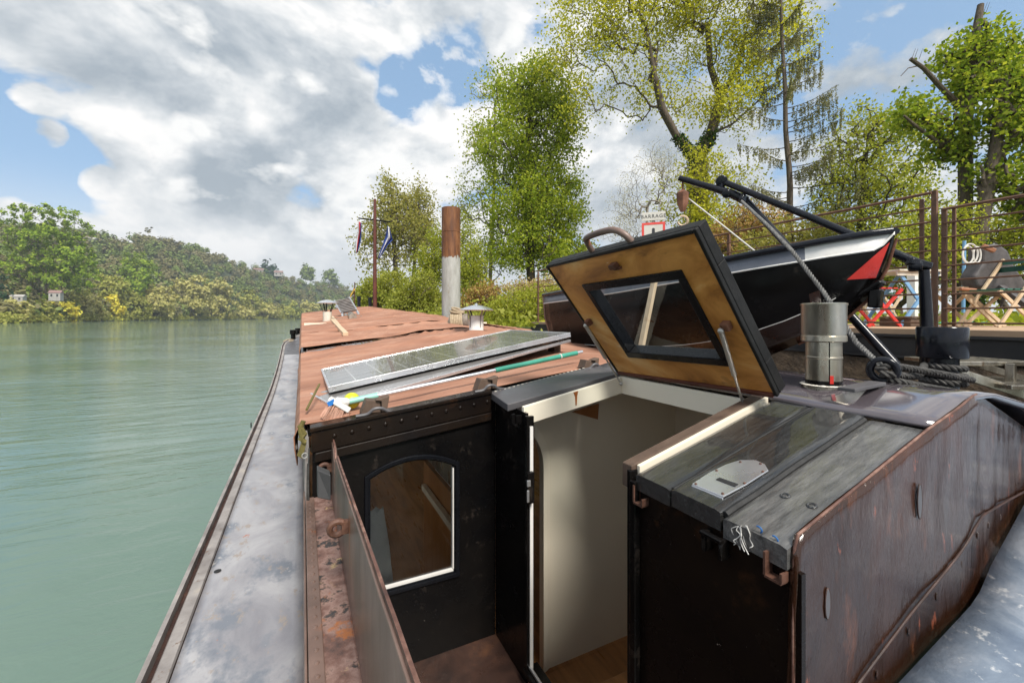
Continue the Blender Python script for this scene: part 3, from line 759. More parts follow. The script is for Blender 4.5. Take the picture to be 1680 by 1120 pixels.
# ------------------------------------------------ companionway box
YF, YN = 1.75, 1.03                          # far and near jamb of the doorway
zc = lambda x: -.418 + .178 * (x - .946)     # hatch coaming slope
sp_ = MB(); sp_.prism([(X0, YF, -1.75), (X0, Y0 - .001, -1.75), (X0, Y0 - .001, -.43), (X0, YF, -.445)], (.012, 0, 0)); sp_.build('companionway_side', M['black'], barge)
jm = MB(); jm.box((X0 - .006, YF - .022, -1.62), (X0 + .03, YF - .002, -.455)); jm.box((X0 - .014, YF - .034, -1.62), (X0 - .004, YF - .014, -.45)); jm.build('door_jamb', M['black'], barge, bevel=.002)
js = MB(); js.box((X0 + .004, YF - .032, -1.62), (X0 + .020, YF - .0225, -.50)); js.build('jamb_strip', M['white'], barge)
lk = MB(); lk.box((X0 - .022, YF - .060, -.84), (X0 + .012, YF - .036, -.70)); lk.box((X0 - .028, YF - .066, -.76), (X0 - .010, YF - .056, -.73), 1); lk.box((X0 - .028, YF - .064, -.83), (X0 - .016, YF - .056, -.775), 1)
lk.build('latch', [M['black'], M['alu']], barge, bevel=.003)
slc = MB(); slc.box((X0 - .02, YN, -1.64), (X0 + .06, YF, -1.615)); slc.box((X0 + .0, YN, -1.614), (X0 + .012, YF, -1.60), 1); slc.build('door_sill', [M['black'], M['alu']], barge, bevel=.003)
# raised top plate along the far edge of the hatch
tp = MB(); A = (.89, 1.86, -.418); B = (1.53, 1.80, -.296); Cc = (1.62, 2.12, -.290); D = (.905, 2.12, -.398)
tp.prism([A, B, Cc, D], (0, 0, -.036)); tpo = tp.build('companionway_top', M['steel_grey'], barge, bevel=.004)
nv = MB()
for i in range(22):
    q_ = vor((.93, 2.09, -.394), (1.5, 2.09, -.300), i / 21); nv.ball(q_ + Vector((0, .006 * nz(i, 3), .0)), .006, 3, (1.6, .7, .4))
nv.build('paint_chips', M['dirty_white'], tpo)
gb = MB(); gb.box((X0 - .048, 1.800, -.51), (X0 - .030, 1.812, -.455)); gb.box((X0 - .048, 1.774, -.51), (X0 - .030, 1.80, -.497)); gb.box((X0 - .03, 1.79, -.50), (X0 - .0, 1.80, -.46)); gb.build('hatch_catch', M['black'], barge, bevel=.002)
XH = 1.525
cb = MB()
cb.prism([(X0 + .003, YF + .028, zc(X0)), (XH, YF + .028, zc(XH)), (XH, YF + .028, zc(XH) - .088), (X0 + .003, YF + .028, zc(X0) - .088)], (0, .022, 0))
cb.prism([(XH, YF + .05, zc(XH)), (XH, YN - .03, zc(XH)), (XH, YN - .03, zc(XH) - .088), (XH, YF + .05, zc(XH) - .088)], (.022, 0, 0))
cb.build('hatch_coaming', M['cream'], barge, bevel=.002)
rs_ = MB(); p = at_y(945, 650, YF + .0275); rs_.prism([p + Vector((-.016, 0, .022)), p + Vector((.012, 0, .026)), p + Vector((.006, 0, 0)), p + Vector((.003, 0, -.045)), p + Vector((-.003, 0, -.045)), p + Vector((-.006, 0, 0))], (0, -.002, 0))
rs_.build('rust_run', pm('orange rust run', [(.3, (.25, .07, .01)), (.7, (.40, .13, .02))], 30, rough=(.6, .8)), barge)
# interior
zi = -2.04
iw = MB()
ya = 2.135; xa0, xa1 = .952, 1.243
def arc_in(x): return -.56 - .30 * (1 - sqrt(max(0, 1 - ((x - xa0) / (xa1 - xa0)) ** 2)))
NA = 14
for i in range(NA):
    u0, u1 = sin(pi / 2 * i / NA), sin(pi / 2 * (i + 1) / NA); a_, b2 = xa0 + (xa1 - xa0) * u0, xa0 + (xa1 - xa0) * u1
    iw.prism([(a_, ya, arc_in(a_)), (b2, ya, arc_in(b2)), (b2, ya, -.42 + .118 * (b2 - .95)), (a_, ya, -.42 + .118 * (a_ - .95))], (0, .03, 0))
iw.prism([(xa1, ya, zi), (2.3, ya, zi), (2.3, ya, -.36), (1.9, ya, -.34), (xa1, ya, -.42 + .118 * (xa1 - .95))], (0, .03, 0))
iw.build('cabin_partition', M['cream'], barge)
tr_ = MB(); pts = [(xa1, ya - .008, zi), (xa1, ya - .008, -.86)] + [(xa0 + (xa1 - xa0) * cos(pi / 2 * i / 12), ya - .008, -.86 + .30 * sin(pi / 2 * i / 12)) for i in range(1, 13)]
P = [[(x, y + .008, z), (x, y - .010, z), (x + .022, y - .014, z + .012), (x + .042, y - .008, z + .02), (x + .046, y + .008, z + .02)] for x, y, z in pts]
tr_.grid(P); tr_.build('arch_trim', M['cream'], barge, smooth=True)
gs = MB(); gs.prism([at_y(940, 676, 2.12), at_y(983, 662, 2.12), at_y(981, 688, 2.12)], (0, .015, 0)); gs.build('gusset', M['orangewood'], barge)
iw2 = MB(); iw2.box((2.3, .97, zi), (2.33, 2.165, -.39)); iw2.build('companionway_inner_wall', M['cream'], barge)
iw3 = MB(); iw3.box((X0 + .03, YN - .06, zi), (2.3, YN - .03, -.52)); iw3.build('aft_partition', M['cream'], barge)
cl_ = MB(); cl_.prism([(XH + .022, YN - .03, -.40), (2.3, YN - .03, -.385), (2.3, 2.13, -.385), (XH + .022, 2.13, -.40)], (0, 0, .02)); cl_.build('cabin_ceiling', M['cream'], barge)
fl = MB(); fl.box((.03, 2.112, zi - .02), (3.77, 9.0, zi)); fl.box((X0 + .015, .7, zi - .03), (3.77, 2.112, zi - .002)); fl.build('cabin_floor', M['floorwood'], barge)
bk = MB(); bk.box((.03, 8.98, zi), (3.77, 9.0, -.1)); bk.build('saloon_partition', M['cream'], barge)
stp = MB(); stp.box((1.0, 1.25, zi), (1.30, 1.70, -1.95)); stp.box((1.31, 1.25, zi), (1.6, 1.70, -1.80)); stp.build('companionway_step', M['floorwood'], barge, bevel=.006)
dr = MB()
for i in range(7): dr.box((.95, 3.3, -1.62 + i * .105), (1.7, 3.33, -1.522 + i * .105))
dr.build('drawer_front', M['white'], barge, bevel=.004)
cab = MB(); cab.box((.80, 2.25, zi), (.825, 3.1, -1.05)); cab.build('locker_side', M['orangewood'], barge)
c3 = MB(); c3.box((.79, 2.20, -1.05), (.82, 2.23, -.55)); c3.build('locker_post', M['orangewood'], barge)
c2 = MB(); c2.box((.83, 2.3, -1.05), (.84, 3.1, -.55)); c2.build('perforated_panel', M['galv'], barge)
rl = MB(); rl.bar((.775, 2.2, -1.20), (.775, 3.0, -1.20), .03, .04); rl.build('locker_rail', M['palewood'], barge)
bn = MB(); bn.box((.05, 4.0, zi), (.55, 6.0, -1.70)); tag(bn.build('bench', M['floorwood'], None, bevel=.02), 'brown bench inside the cabin behind the arched window', 'bench')
ct = MB(); P = []
c0 = at_y(622, 915, 2.22)
for j in range(15):
    t = j / 14; row = []
    for k in range(17):
        a = 2 * pi * k / 16; r = .035 + .05 * t + .012 * sin(3 * a + 4 * t) * t
        row.append((c0.x - .01 + r * cos(a), 2.24 + r * .5 * sin(a), -.97 - t * .42 + .01 * sin(5 * a)))
    P.append(row)
ct.grid(P); tag(ct.build('cloth', M['cloth'], None, smooth=True), 'grey white cloth hanging inside the lower left of the arched window', 'cloth')

# ------------------------------------------------ well floor, port coaming ledge and rusty plate
wl = MB(); wl.box((.10, -1.2, -1.735), (X0 + .01, Y0, -1.70)); wl.build('well_floor', M['wellfloor'], barge)
lg = MB(); lg.box((.012, -1.2, -1.62), (.120, Y0 - .002, -.800)); lg.build('coaming_ledge', M['rust_pale'], barge, bevel=.006)
ls = MB(); ls.box((.004, -1.2, -1.60), (.0105, Y0 + .1, -.803)); ls.box((.0125, -1.2, -.799), (.046, Y0 - .02, -.791)); lso = ls.build('riveted_strip', M['rust_plate'], barge, bevel=.002)
rv = MB()
for i in range(56):
    y = 2.0 - i * .042; rv.ball((.030, y, -.791), .007, 4, (.9, 1.0, .5))
rv.build('rivets', M['rust_plate'], lso, smooth=True)
XP = .118
pl = MB()
zpt = lambda y: -.585 + (.13 * (Y0 - y) / 1.6)
edge_t = [(y, zpt(y) + .004 * nz(y * 7, 2)) for y in [2.02 - .09 * i for i in range(36)] if y > -1.2]
low = [(y, -.83 + .0 * y) for y, z in edge_t][::-1]
# the far end has a taller ear and a notch
ear = [(2.095, -.56), (2.0, -.565), (1.93, -.60), (1.93, -.70), (1.88, -.70)]
prof = ear + [(y, z) for y, z in edge_t if y < 1.86] + [(y, z) for y, z in low if y < 1.86] + [(2.095, -.83)]
pl.prism([(XP, y, z) for y, z in prof], (.016, 0, 0))
plo = pl.build('bulwark_plate', M['rust_plate'], barge, bevel=.003)
ed = MB()
pts = [(XP + .008, y, z + .003) for y, z in prof[:len(ear) + len([1 for y, z in edge_t if y < 1.86])]]
for a_, b2 in zip(pts, pts[1:]):
    ed.bar(a_, b2, .018, .006, up=(1, 0, 0))
ed.build('plate_edge', M['rust_edge'], plo)
for (px, py, yy) in ((532, 768, 1.98), (553, 866, 1.45)):
    p = at_x(px, py, XP - .03)
    pe = MB(); pe.torus(p, .020, .009, (0, 1, .15), 18, 8); pe.bar(p + Vector((.012, 0, 0)), p + Vector((.036, 0, .0)), .02, .034); pe.build('pad_eye', M['eye'], plo, smooth=True)
for (px, py) in ((522, 848), (531, 790)):
    p = at_x(px, py, .065)
    cl = MB(); cl.prism([p + Vector((-.02, -.03, -.04)), p + Vector((.02, -.045, -.05)), p + Vector((.02, -.03, .03)), p + Vector((-.02, .0, .045))], (.0, .05, 0)); cl.build('clip_plate', M['darksteel'], barge, bevel=.003)

# ------------------------------------------------ hatch (hinged part of the barge)
H00 = Vector((1.515, 1.80, -.292)); H10 = Vector((1.515, .945, -.274)); H01 = Vector((1.085, 1.815, .252)); H11 = Vector((1.085, .925, .268))
HN = (H10 - H00).cross(H01 - H00).normalized()
if HN.x < 0: HN = -HN                       # points away from the opening (outer side)
def hp(u, v, o=0.0): return (H00 * (1 - u) + H10 * u) * (1 - v) + (H01 * (1 - u) + H11 * u) * v + HN * o
def huv(px, py):
    p = on_plane(px, py, H00, HN)
    eu, ev_ = H10 - H00, H01 - H00
    G = Matrix(((eu.dot(eu), eu.dot(ev_)), (eu.dot(ev_), ev_.dot(ev_))))
    return G.inverted() @ Vector(((p - H00).dot(eu), (p - H00).dot(ev_)))
c4 = [huv(955, 468), huv(1112, 450), huv(1192, 597), huv(1033, 580)]
us = (min(.5 * (c4[0].x + c4[3].x), .3), max(.5 * (c4[1].x + c4[2].x), .6)); vs_ = (.5 * (c4[2].y + c4[3].y), .5 * (c4[0].y + c4[1].y))
print('HATCH window uv', [tuple(round(k, 3) for k in c) for c in c4])
fr_ = MB()
u0, u1, v0, v1 = us[0], us[1], vs_[0], vs_[1]
def hbox(mb, a, b, c, d_, o0, o1, mi=0):
    mb.hexa([hp(a, c, o0), hp(b, c, o0), hp(b, d_, o0), hp(a, d_, o0), hp(a, c, o1), hp(b, c, o1), hp(b, d_, o1), hp(a, d_, o1)], mi)
I = .013
hbox(fr_, I, 1 - I, I, v0, 0.0, .012); hbox(fr_, I, 1 - I, v1, 1 - I, 0.0, .012)
hbox(fr_, I, u0, v0, v1, 0.0, .012); hbox(fr_, u1, 1 - I, v0, v1, 0.0, .012)
hatch = fr_.build('hatch', M['ply'], barge)
ou = MB()
hbox(ou, -.004, 1.004, -.008, v0, .0125, .055); hbox(ou, -.004, 1.004, v1, 1.01, .0125, .055); hbox(ou, -.004, u0, v0, v1, .0125, .055); hbox(ou, u1, 1.004, v0, v1, .0125, .055)
hbox(ou, -.004, I - .001, -.008, 1.01, -.006, .012); hbox(ou, 1 - I + .001, 1.004, -.008, 1.01, -.006, .012)
hbox(ou, I, 1 - I, 1 - I + .001, 1.01, -.006, .012)
ou.build('hatch_shell', M['shell'], hatch, bevel=.004)
hr = MB(); hbox(hr, I, 1 - I, -.012, I - .001, -.010, .012); hr.build('hinge_rail', M['mast'], hatch, bevel=.002)
wfm = MB(); q1 = .034
hbox(wfm, u0 - .012, u1 + .012, v0 - .018, v0 + q1, -.008, .05); hbox(wfm, u0 - .012, u1 + .012, v1 - q1, v1 + .018, -.008, .05)
hbox(wfm, u0 - .012, u0 + q1 * .7, v0 + q1, v1 - q1, -.008, .05); hbox(wfm, u1 - q1 * .7, u1 + .012, v0 + q1, v1 - q1, -.008, .05)
wfm.build('hatch_window_frame', M['frame'], hatch, bevel=.003)
wg = MB(); wg.add([hp(u0, v0, .02), hp(u1, v0, .02), hp(u1, v1, .02), hp(u0, v1, .02)], [(0, 1, 2, 3)]); wg.build('hatch_pane', M['darkglass'], hatch)
hh = MB(); ua, ub = huv(962, 420).x, huv(1022, 405).x
hh.tube(smooth_path([hp(ua, 1.0, .03), hp(ua + .003, 1.075, .03), hp(ua + .03, 1.105, .03), hp(ub - .08, 1.105, .03), hp(ub - .02, 1.06, .03), hp(ub, 1.0, .03)], 5), .013, 10); hh.build('hatch_handle', M['rust_plate'], hatch, smooth=True)
lt = MB(); c = huv(1006, 433); hbox(lt, c.x - .02, c.x + .02, c.y - .016, c.y + .016, -.03, -.002); hbox(lt, c.x - .012, c.x + .028, c.y - .03, c.y - .016, -.02, -.002); lt.build('hatch_latch', M['rust'], hatch, bevel=.003)
for (pa, pb) in (((967, 528), (1013, 634)), ((1184, 533), (1221, 668))):
    c = huv(*pa); top = hp(c.x, c.y, -.03)
    bot = at_x(pb[0], pb[1], XH - .012)
    if pb[0] < 1100: bot = Vector((XH - .03, YF + .0, zc(XH) - .03))
    s_ = MB(); md_ = vor(top, bot, .55); s_.tube([top, md_], .0095, 10); s_.tube([md_, bot], .005, 8); s_.ball(top, .012, 5); s_.ball(bot, .010, 5); s_.build('gas_strut', M['steel_rod'], hatch, smooth=True)
    k_ = MB(); hbox(k_, c.x + .0, c.x + .035, c.y - .01, c.y + .035, -.028, -.001); k_.build('strut_bracket', M['rust'], hatch, bevel=.004)

# ------------------------------------------------ plank seat and side wall
wall = MB(); wall.prism([(X0 - .002, YN - .005, -1.75), (X0 - .002, -.2, -1.75), (X0 - .002, -.2, -1.0), (X0 - .002, .53, -1.0), (X0 - .002, .53, -.535), (X0 - .002, YN - .005, -.50)], (.014, 0, 0)); wall.build('engine_casing', M['black_brown'], barge)
jf = MB(); jf.box((X0 - .020, YN - .004, -1.75), (X0 + .02, YN + .012, -.475)); jf.box((X0 - .026, YN - .03, -1.75), (X0 - .004, YN - .006, -.50)); jf.build('door_post', M['black'], barge, bevel=.003)
zk = lambda x: -.476 + .2565 * (x - .925)
def sloped(mb, x0, x1, y0, y1, t0, t1, mi=0):
    mb.hexa([(x0, y0, zk(x0) + t0), (x1, y0, zk(x1) + t0), (x1, y1, zk(x1) + t0), (x0, y1, zk(x0) + t0), (x0, y0, zk(x0) + t1), (x1, y0, zk(x1) + t1), (x1, y1, zk(x1) + t1), (x0, y1, zk(x0) + t1)], mi)
tk = MB(); sloped(tk, X0 - .01, XH + .04, 1.031, 1.075, -.06, .014); tk.build('hatch_track', M['wedge'], barge, bevel=.003)
tk = MB(); sloped(tk, X0 + .01, XH + .05, 1.016, 1.030, -.05, .010); tk.build('cream_track', M['cream'], barge, bevel=.002)
for (y0, y1, t) in ((.872, 1.006, .0), (.712, .866, .004), (.552, .704, -.008)):
    P = MB()
    ny, nx = 10, 24
    top = [[(.918 + .66 * i / nx, y0 + (y1 - y0) * j / ny, zk(.918 + .66 * i / nx) + t + .0010 * nz(i * .25, j * 1.1 + y0 * 60) - (.004 if j in (0, ny) else 0)) for i in range(nx + 1)] for j in range(ny + 1)]
    P.grid(top); k = len(P.v)
    lowv = [[(a, b, c - .048 + (.004 if j in (0, ny) else 0)) for (a, b, c) in row] for j, row in enumerate(top)]
    P.grid([r[::-1] for r in lowv])
    n1 = nx + 1
    for j in range(ny):
        for i in (0, nx):
            lo_i = nx - i
            P.f.append((j * n1 + i, (j + 1) * n1 + i, k + (j + 1) * n1 + lo_i, k + j * n1 + lo_i)); P.mi.append(0)
    for i in range(nx):
        for j in (0, ny):
            P.f.append((j * n1 + i, j * n1 + i + 1, k + j * n1 + nx - i - 1, k + j * n1 + nx - i)); P.mi.append(0)
    po = P.build('plank', M['plank_grey'] if y0 < .6 else M['plank'], barge, smooth=True)
    bo = MB()
    for (xx) in (1.08,):
        for yy in (y0 + .04, y1 - .05):
            bo.torus((xx, yy, zk(xx) + t + .001), .009, .003, (-.25, 0, 1), 12, 5)
    if y0 < .8: bo.build('bolt_ring', M['plank'], po)
for yy in (.708, .869):
    cz = MB(); cz.tube([(x, yy + .003 * nz(x * 9, yy), zk(x) - .007 + .003 * nz(x * 14, 3)) for x in [.93 + .04 * i for i in range(17)]], .009, 6); cz.build('tar_seam', M['tar'], barge, smooth=True)
kp = MB(); px_ = [(1136, 796), (1165, 777), (1192, 764), (1215, 757), (1240, 757), (1255, 764), (1261, 774), (1225, 797), (1187, 817)]
poly = []
nrm = Vector((-.2565, 0, 1)).normalized(); base_p = Vector((.925, .8, -.476 + .006))
for a_ in px_: poly.append(on_plane(a_[0], a_[1] - 1, base_p, nrm))
kp.prism(poly, nrm * .004); kp.prism([poly[0], poly[-1], poly[-1] + Vector((0, 0, -.05)), poly[0] + Vector((0, 0, -.05))], (-.004, 0, 0))
kpo = kp.build('cover_plate', M['alu'], barge, bevel=.001)
slot = MB(); slot.prism([on_plane(a, b, base_p, nrm) for a, b in ((1175, 789), (1181, 786), (1212, 797), (1206, 801))], nrm * .006); slot.build('slot', M['tar'], kpo)
sc_ = MB()
for a, b in ((1142, 796), (1176, 774), (1215, 760), (1248, 763), (1252, 776), (1222, 795), (1186, 812)):
    q_ = on_plane(a, b, base_p, nrm); sc_.ball(q_ + nrm * .004, .004, 4)
sc_.build('screw', M['eye'], kpo)
uc = MB()
for (y_, x_) in ((.975, X0 - .004), (.565, X0 - .004)):
    z_ = -.54; uc = MB()
    uc.bar((x_ - .012, y_ + .028, z_ + .03), (x_ - .012, y_ + .028, z_ - .02), .005, .026, up=(1, 0, 0)); uc.bar((x_ - .012, y_ - .008, z_ + .0), (x_ - .012, y_ - .008, z_ - .02), .005, .026, up=(1, 0, 0)); uc.bar((x_ - .012, y_ + .028, z_ - .022), (x_ - .012, y_ - .008, z_ - .022), .026, .005, up=(0, 0, 1))
    uc.build('channel_bracket', M['eye'], barge)
for (px, py) in ((1113, 812), (1130, 819), (1147, 828), (1245, 868), (1271, 884)):
    p = at_x(px, py, X0 - .008); hk = MB(); hk.torus(p, .007, .0020, (1, 0, .2), 10, 6, a0=.2, a1=3.4); hk.build('cable_hook', M['bluecable'], barge)
hk = MB(); p = at_x(1174, 890, X0 - .012)
hk.bar(p + Vector((.008, .02, .0)), p + Vector((-.022, .02, 0)), .012, .05); hk.bar(p + Vector((.008, -.028, .0)), p + Vector((-.022, -.028, 0)), .010, .05); hk.bar(p + Vector((-.02, .026, .022)), p + Vector((-.02, -.034, .022)), .016, .010); hk.torus(p + Vector((0, -.03, 0)), .022, .005, (0, 1, 0), 14, 6)
hk.build('casing_handle', M['black'], barge, bevel=.003, smooth=True)
fr2 = MB()
random.seed(4)
for i in range(9):
    p = at_x(1216 + random.uniform(-4, 10), 862, X0 - .014); pts = [p]
    for k in range(5): pts.append(pts[-1] + Vector((random.uniform(-.004, .004), random.uniform(-.012, .010), random.uniform(-.016, -.004))))
    fr2.tube(smooth_path(pts, 3), .0012, 4)
tag(fr2.build('frayed_cord', M['whiterope'], None), 'frayed white cord ends hanging under the black planks', 'cord')

# aft roof and its fittings
ar = MB(); xs = [1.578, 1.65, 1.74, 1.80, 1.87, 1.94, 2.02, 2.2, 2.5, 2.9, 3.3]
ar.grid([[(x, .55 + (1.80 - .55) * j / 12, za(x) + .003 * nz(x * 3, j * .5)) for x in xs] for j in range(13)])
ar.build('aft_roof', M['gloss_roof'], barge, smooth=True, solid=.012)
ar2 = MB(); ar2.grid([[(x, 1.804 + .33 * j / 3, za(x) - .008) for x in xs] for j in range(4)]); ar2.build('aft_roof_strip', M['steel_grey'], barge, smooth=True, solid=.012)
sw2 = MB(); sw2.box((3.28, .55, -1.75), (3.3, 2.1, -.61)); sw2.build('starboard_aft_wall', M['black'], barge)
# stove pipe
sp = Vector((1.80, .945, -.262))
s1 = MB(); s1.lathe(sp, [(.066, -.02), (.066, .004), (.0585, .006), (.0585, .105), (.0602, .107), (.0602, .113), (.0585, .115), (.0585, .19)], 32); pipe = s1.build('stove_pipe', M['galv'], barge, smooth=True)
s2 = MB(); s2.lathe(sp + Vector((0, 0, .17)), [(.068, 0), (.0735, .004), (.0735, .022), (.071, .024), (.071, .030), (.073, .034), (.073, .136), (.0755, .140), (.0755, .146), (.069, .148), (.068, .12), (.0, .118)], 36); s2.build('pipe_cap', M['galv'], pipe, smooth=True)
s3 = MB(); s3.lathe(sp + Vector((0, 0, .006)), [(.0590, 0), (.0592, .016), (.0590, .018)], 28); s3.build('pipe_soot', M['black'], pipe, smooth=True)
s4 = MB()
for k in range(40):
    a = 2 * pi * k / 40; s4.ball(sp + Vector((.068 * cos(a), .068 * sin(a), .006)), .009 + .005 * nz(k * .8, 1), 4, (1, 1, .35))
s4.build('sealant', M['dirty_white'], pipe, smooth=True)
s5 = MB(); pd = (ray(1371, 600).normalized() * -1); a = math.atan2(-pd.y, -pd.x) + pi + .45
pos = sp + Vector((.0588 * cos(a), .0588 * sin(a), .016)); s5.bar(pos, pos + Vector((0, 0, .03)), .012, .003, up=(-cos(a), -sin(a), 0)); s5.build('pipe_tab', M['red_paint'], pipe)
s6 = MB(); a -= .12; pos = sp + Vector((.0585 * cos(a), .0585 * sin(a), .01)); s6.bar(pos, pos + Vector((0, 0, .16)), .003, .003, up=(-cos(a), -sin(a), 0)); s6.build('pipe_seam', M['black'], pipe)
# padeye ring with flat bar
rg = MB(); rc = at_d(1449, 607, 1.66)
rg.torus(rc, .040, .014, ray(1449, 607) + Vector((.35, .1, .2)), 26, 10); rg.bar(rc + Vector((.0, .0, -.05)), rc + Vector((.0, 0, -.085)), .05, .03); rg.build('mooring_eye', M['davit'], barge, smooth=True)
fb_ = MB(); fb_.bar(at_z(1388, 641, -.243) + Vector((0, 0, .004)), at_z(1440, 628, -.235), .05, .012); fb_.build('flat_bar', M['steel_grey'], barge, bevel=.002)
# bollard with rope
BO = at_d(1545, 610, 2.04); BO.z = -.62
bo = MB(); bo.lathe(BO, [(.060, -.1), (.060, .425), (.089, .43), (.092, .434), (.092, .570), (.088, .576), (0, .577)], 36); bo.build('aft_bollard', M['davit'], barge, smooth=True)
rop = MB()
pts = []
for i in range(0, 100):
    a = 2 * pi * i / 32 + 2.6; pts.append(BO + Vector((.076 * cos(a), .076 * sin(a), .395 - .0011 * i)))
lead = smooth_path([rc + Vector((-.02, .0, -.012)), rc + Vector((.03, -.03, -.018)), rc.lerp(pts[0], .5) + Vector((-.0, -.04, -.03)), pts[0]], 6)
twist_rope(rop, lead + pts[1:], .016, 3, .065)
end = smooth_path([rc + Vector((-.02, .01, .0)), rc + Vector((.06, -.02, .012)), pts[40] + Vector((-.05, -.06, -.005)), pts[52] + Vector((0, -.012, .0))], 8)
twist_rope(rop, end, .015, 3, .065)
lp3 = smooth_path([rc + Vector((.0, -.01, -.03)), rc + Vector((.09, -.06, -.055)), pts[44] + Vector((-.05, -.05, -.075)), pts[60] + Vector((.0, -.02, -.05))], 8)
twist_rope(rop, lp3, .015, 3, .065)
tag(rop.build('bollard_rope', M['rope'], None, smooth=True), 'thick black rope wound round the black bollard and through the ring', 'rope')

# transverse maroon bulwark plate and blue aft deck
YB = .54
def yb(x): return YB + .10 * max(0.0, x - 1.70) ** 1.0 * min(1, max(0, x - 1.7) * 4)
topx = [.928, .94, 1.05, 1.2, 1.35, 1.545, 1.70, 1.80, 1.87, 1.95, 2.05, 2.24, 2.6, 3.2]
def ztp(x): return float(np.interp(x, [.928, .945, 1.545, 1.80, 1.87, 1.93, 2.24, 2.7, 3.2], [-.500, -.463, -.305, -.252, -.243, -.246, -.335, -.47, -.63]))
def zbead(x): return float(np.interp(x, [.9, 1.15, 1.40, 1.66, 1.83, 1.9, 2.3, 3.2], [-1.0, -.85, -.765, -.69, -.632, -.625, -.66, -.75]))
def zad(x): return -.905 + .158 * (x - 1.29)
xs = np.concatenate([np.linspace(.928, 1.7, 44), np.linspace(1.715, 3.2, 60)])
mp_ = MB(); nv_ = 30
def wob(x, t): return .006 * nz(x * 5, t * 4) + .0035 * nz(x * 15, t * 7, 4) * (1.0 if t > .62 else .3)
Pf = [[(x, yb(x) + wob(x, k / nv_) * (0 if k in (nv_,) else 1), -1.35 + (ztp(x) + 1.35) * k / nv_) for k in range(nv_ + 1)] for x in xs]
mp_.grid(Pf)
bul = mp_.build('bulwark', M['maroon'], barge, smooth=True, solid=-.014)
be = MB(); pts = [(x, yb(x) + .006, ztp(x) + .002) for x in np.linspace(.945, 3.2, 70)]
be.tube([(.931, YB + .006, -1.35), (.929, YB + .006, -.9), (.931, YB + .006, -.52), (.934, YB + .006, -.485)] + pts, .0034, 8); be.build('bulwark_rim', M['rust_edge'], bul, smooth=True)
bd = MB(); bd.tube([(x, yb(x) - .006, zbead(x)) for x in np.linspace(.93, 3.2, 80)], [.0036 + .0013 * nz(i * .7, 4) for i in range(80)], 7); bd.build('weld_bead', M['darkrust'], bul, smooth=True)
hol = MB()
for (px, py, sx, sz) in ((1358, 990, .010, .034), (1509, 822, .012, .046)):
    p = at_y(px, py, YB - .003); hol.lathe(p, [(0, 0), (.6, 0), (1, .0), (1.0, .001)], 4) if False else None
    ringp = [(p.x + sx * cos(2 * pi * k / 20), YB - .004, p.z + sz * sin(2 * pi * k / 20)) for k in range(20)]
    hol = MB(); hol.prism(ringp, (0, .003, 0), 0); hol.tube([(a, b + .001, c) for a, b, c in ringp + ringp[:1]], .0016, 5, 1); hol.build('drain_hole', [M['steel_grey'], M['darkrust']], bul)
rv = MB()
for i, x in enumerate(np.linspace(1.25, 2.2, 7)): rv.ball((x, yb(x) - .002, zbead(x) - .05 - .01 * nz(i, 3)), .006, 5, (.8, .4, 1.9))
rv.build('rivets', M['maroon'], bul, smooth=True)
ad = MB(); xs2 = np.linspace(.945, 4.4, 40)
ad.grid([[(x, -2.0 + (YB - .016 + 2.0) * j / 24 + (yb(x) - YB) * j / 24, zad(x) + .004 * nz(x * 2, j * .4)) for x in xs2] for j in range(25)])
ad.build('aft_deck', M['blue_deck'], barge, smooth=True, solid=.02)

# ------------------------------------------------ davit
dv = MB(); PD = 3.05
pt_ = at_d(1516, 436, PD); bt_ = at_d(1521, 545, PD)
dv.tube([bt_ + Vector((0, 0, -.55)), bt_, vor(bt_, pt_, .55), pt_ + Vector((0, 0, -.03))], [.045, .038, .034, .030], 20)
dpost = dv.build('davit_post', M['davit'], barge, smooth=True)
hd = MB(); hd.lathe(pt_ + Vector((-.055, .03, .0)), [(.015, -.04), (.040, -.035), (.040, .035), (.015, .04)], 20, axis=(.5, -.85, 0)); hd.bar(pt_ + Vector((-.10, .05, .035)), pt_ + Vector((.04, -.015, -.005)), .06, .055); hd.build('post_head', M['davit'], dpost, bevel=.012, smooth=True)
d0 = at_d(1480, 610, 2.9); d1 = at_d(1225, 330, 3.9); d2 = at_d(1114, 292, 4.15)
bm = MB(); bm.tube([d0, vor(d0, d1, .93), d1], [.031, .029, .030], 14); bm.tube([d1, vor(d1, d2, .2) + Vector((0, 0, .02)), vor(d1, d2, .5) + Vector((0, 0, .015)), d2], [.042, .038, .031, .026], 14)
boom = bm.build('davit_boom', M['davit'], barge, smooth=True)
bj = MB(); e1 = at_d(1184, 297, 4.0)
bj.bar(vor(d1, d2, .38), e1, .055, .05); bj.lathe(e1, [(.02, -.045), (.052, -.04), (.052, .04), (.02, .045)], 18, axis=ray(1184, 297)); bj.bar(d1 + Vector((-.02, 0, .0)), at_d(1216, 322, 3.86), .04, .07)
bj.lathe(at_d(1192, 318, 3.98), [(.015, -.05), (.040, -.045), (.040, .045), (.015, .05)], 16, axis=ray(1192, 318)); bj.build('boom_bracket', M['davit'], boom, bevel=.006, smooth=True)
ti = MB(); ti.tube([e1, vor(e1, pt_, .5) + Vector((0, 0, .008)), pt_ + Vector((-.05, .02, .02))], [.028, .029, .031], 14); ti.build('davit_tie_bar', M['davit'], barge, smooth=True)
bk = thing('pulley_block', at_d(1120, 330, 4.15), 'rusty brown pulley block hanging from the tip of the black davit', 'pulley')
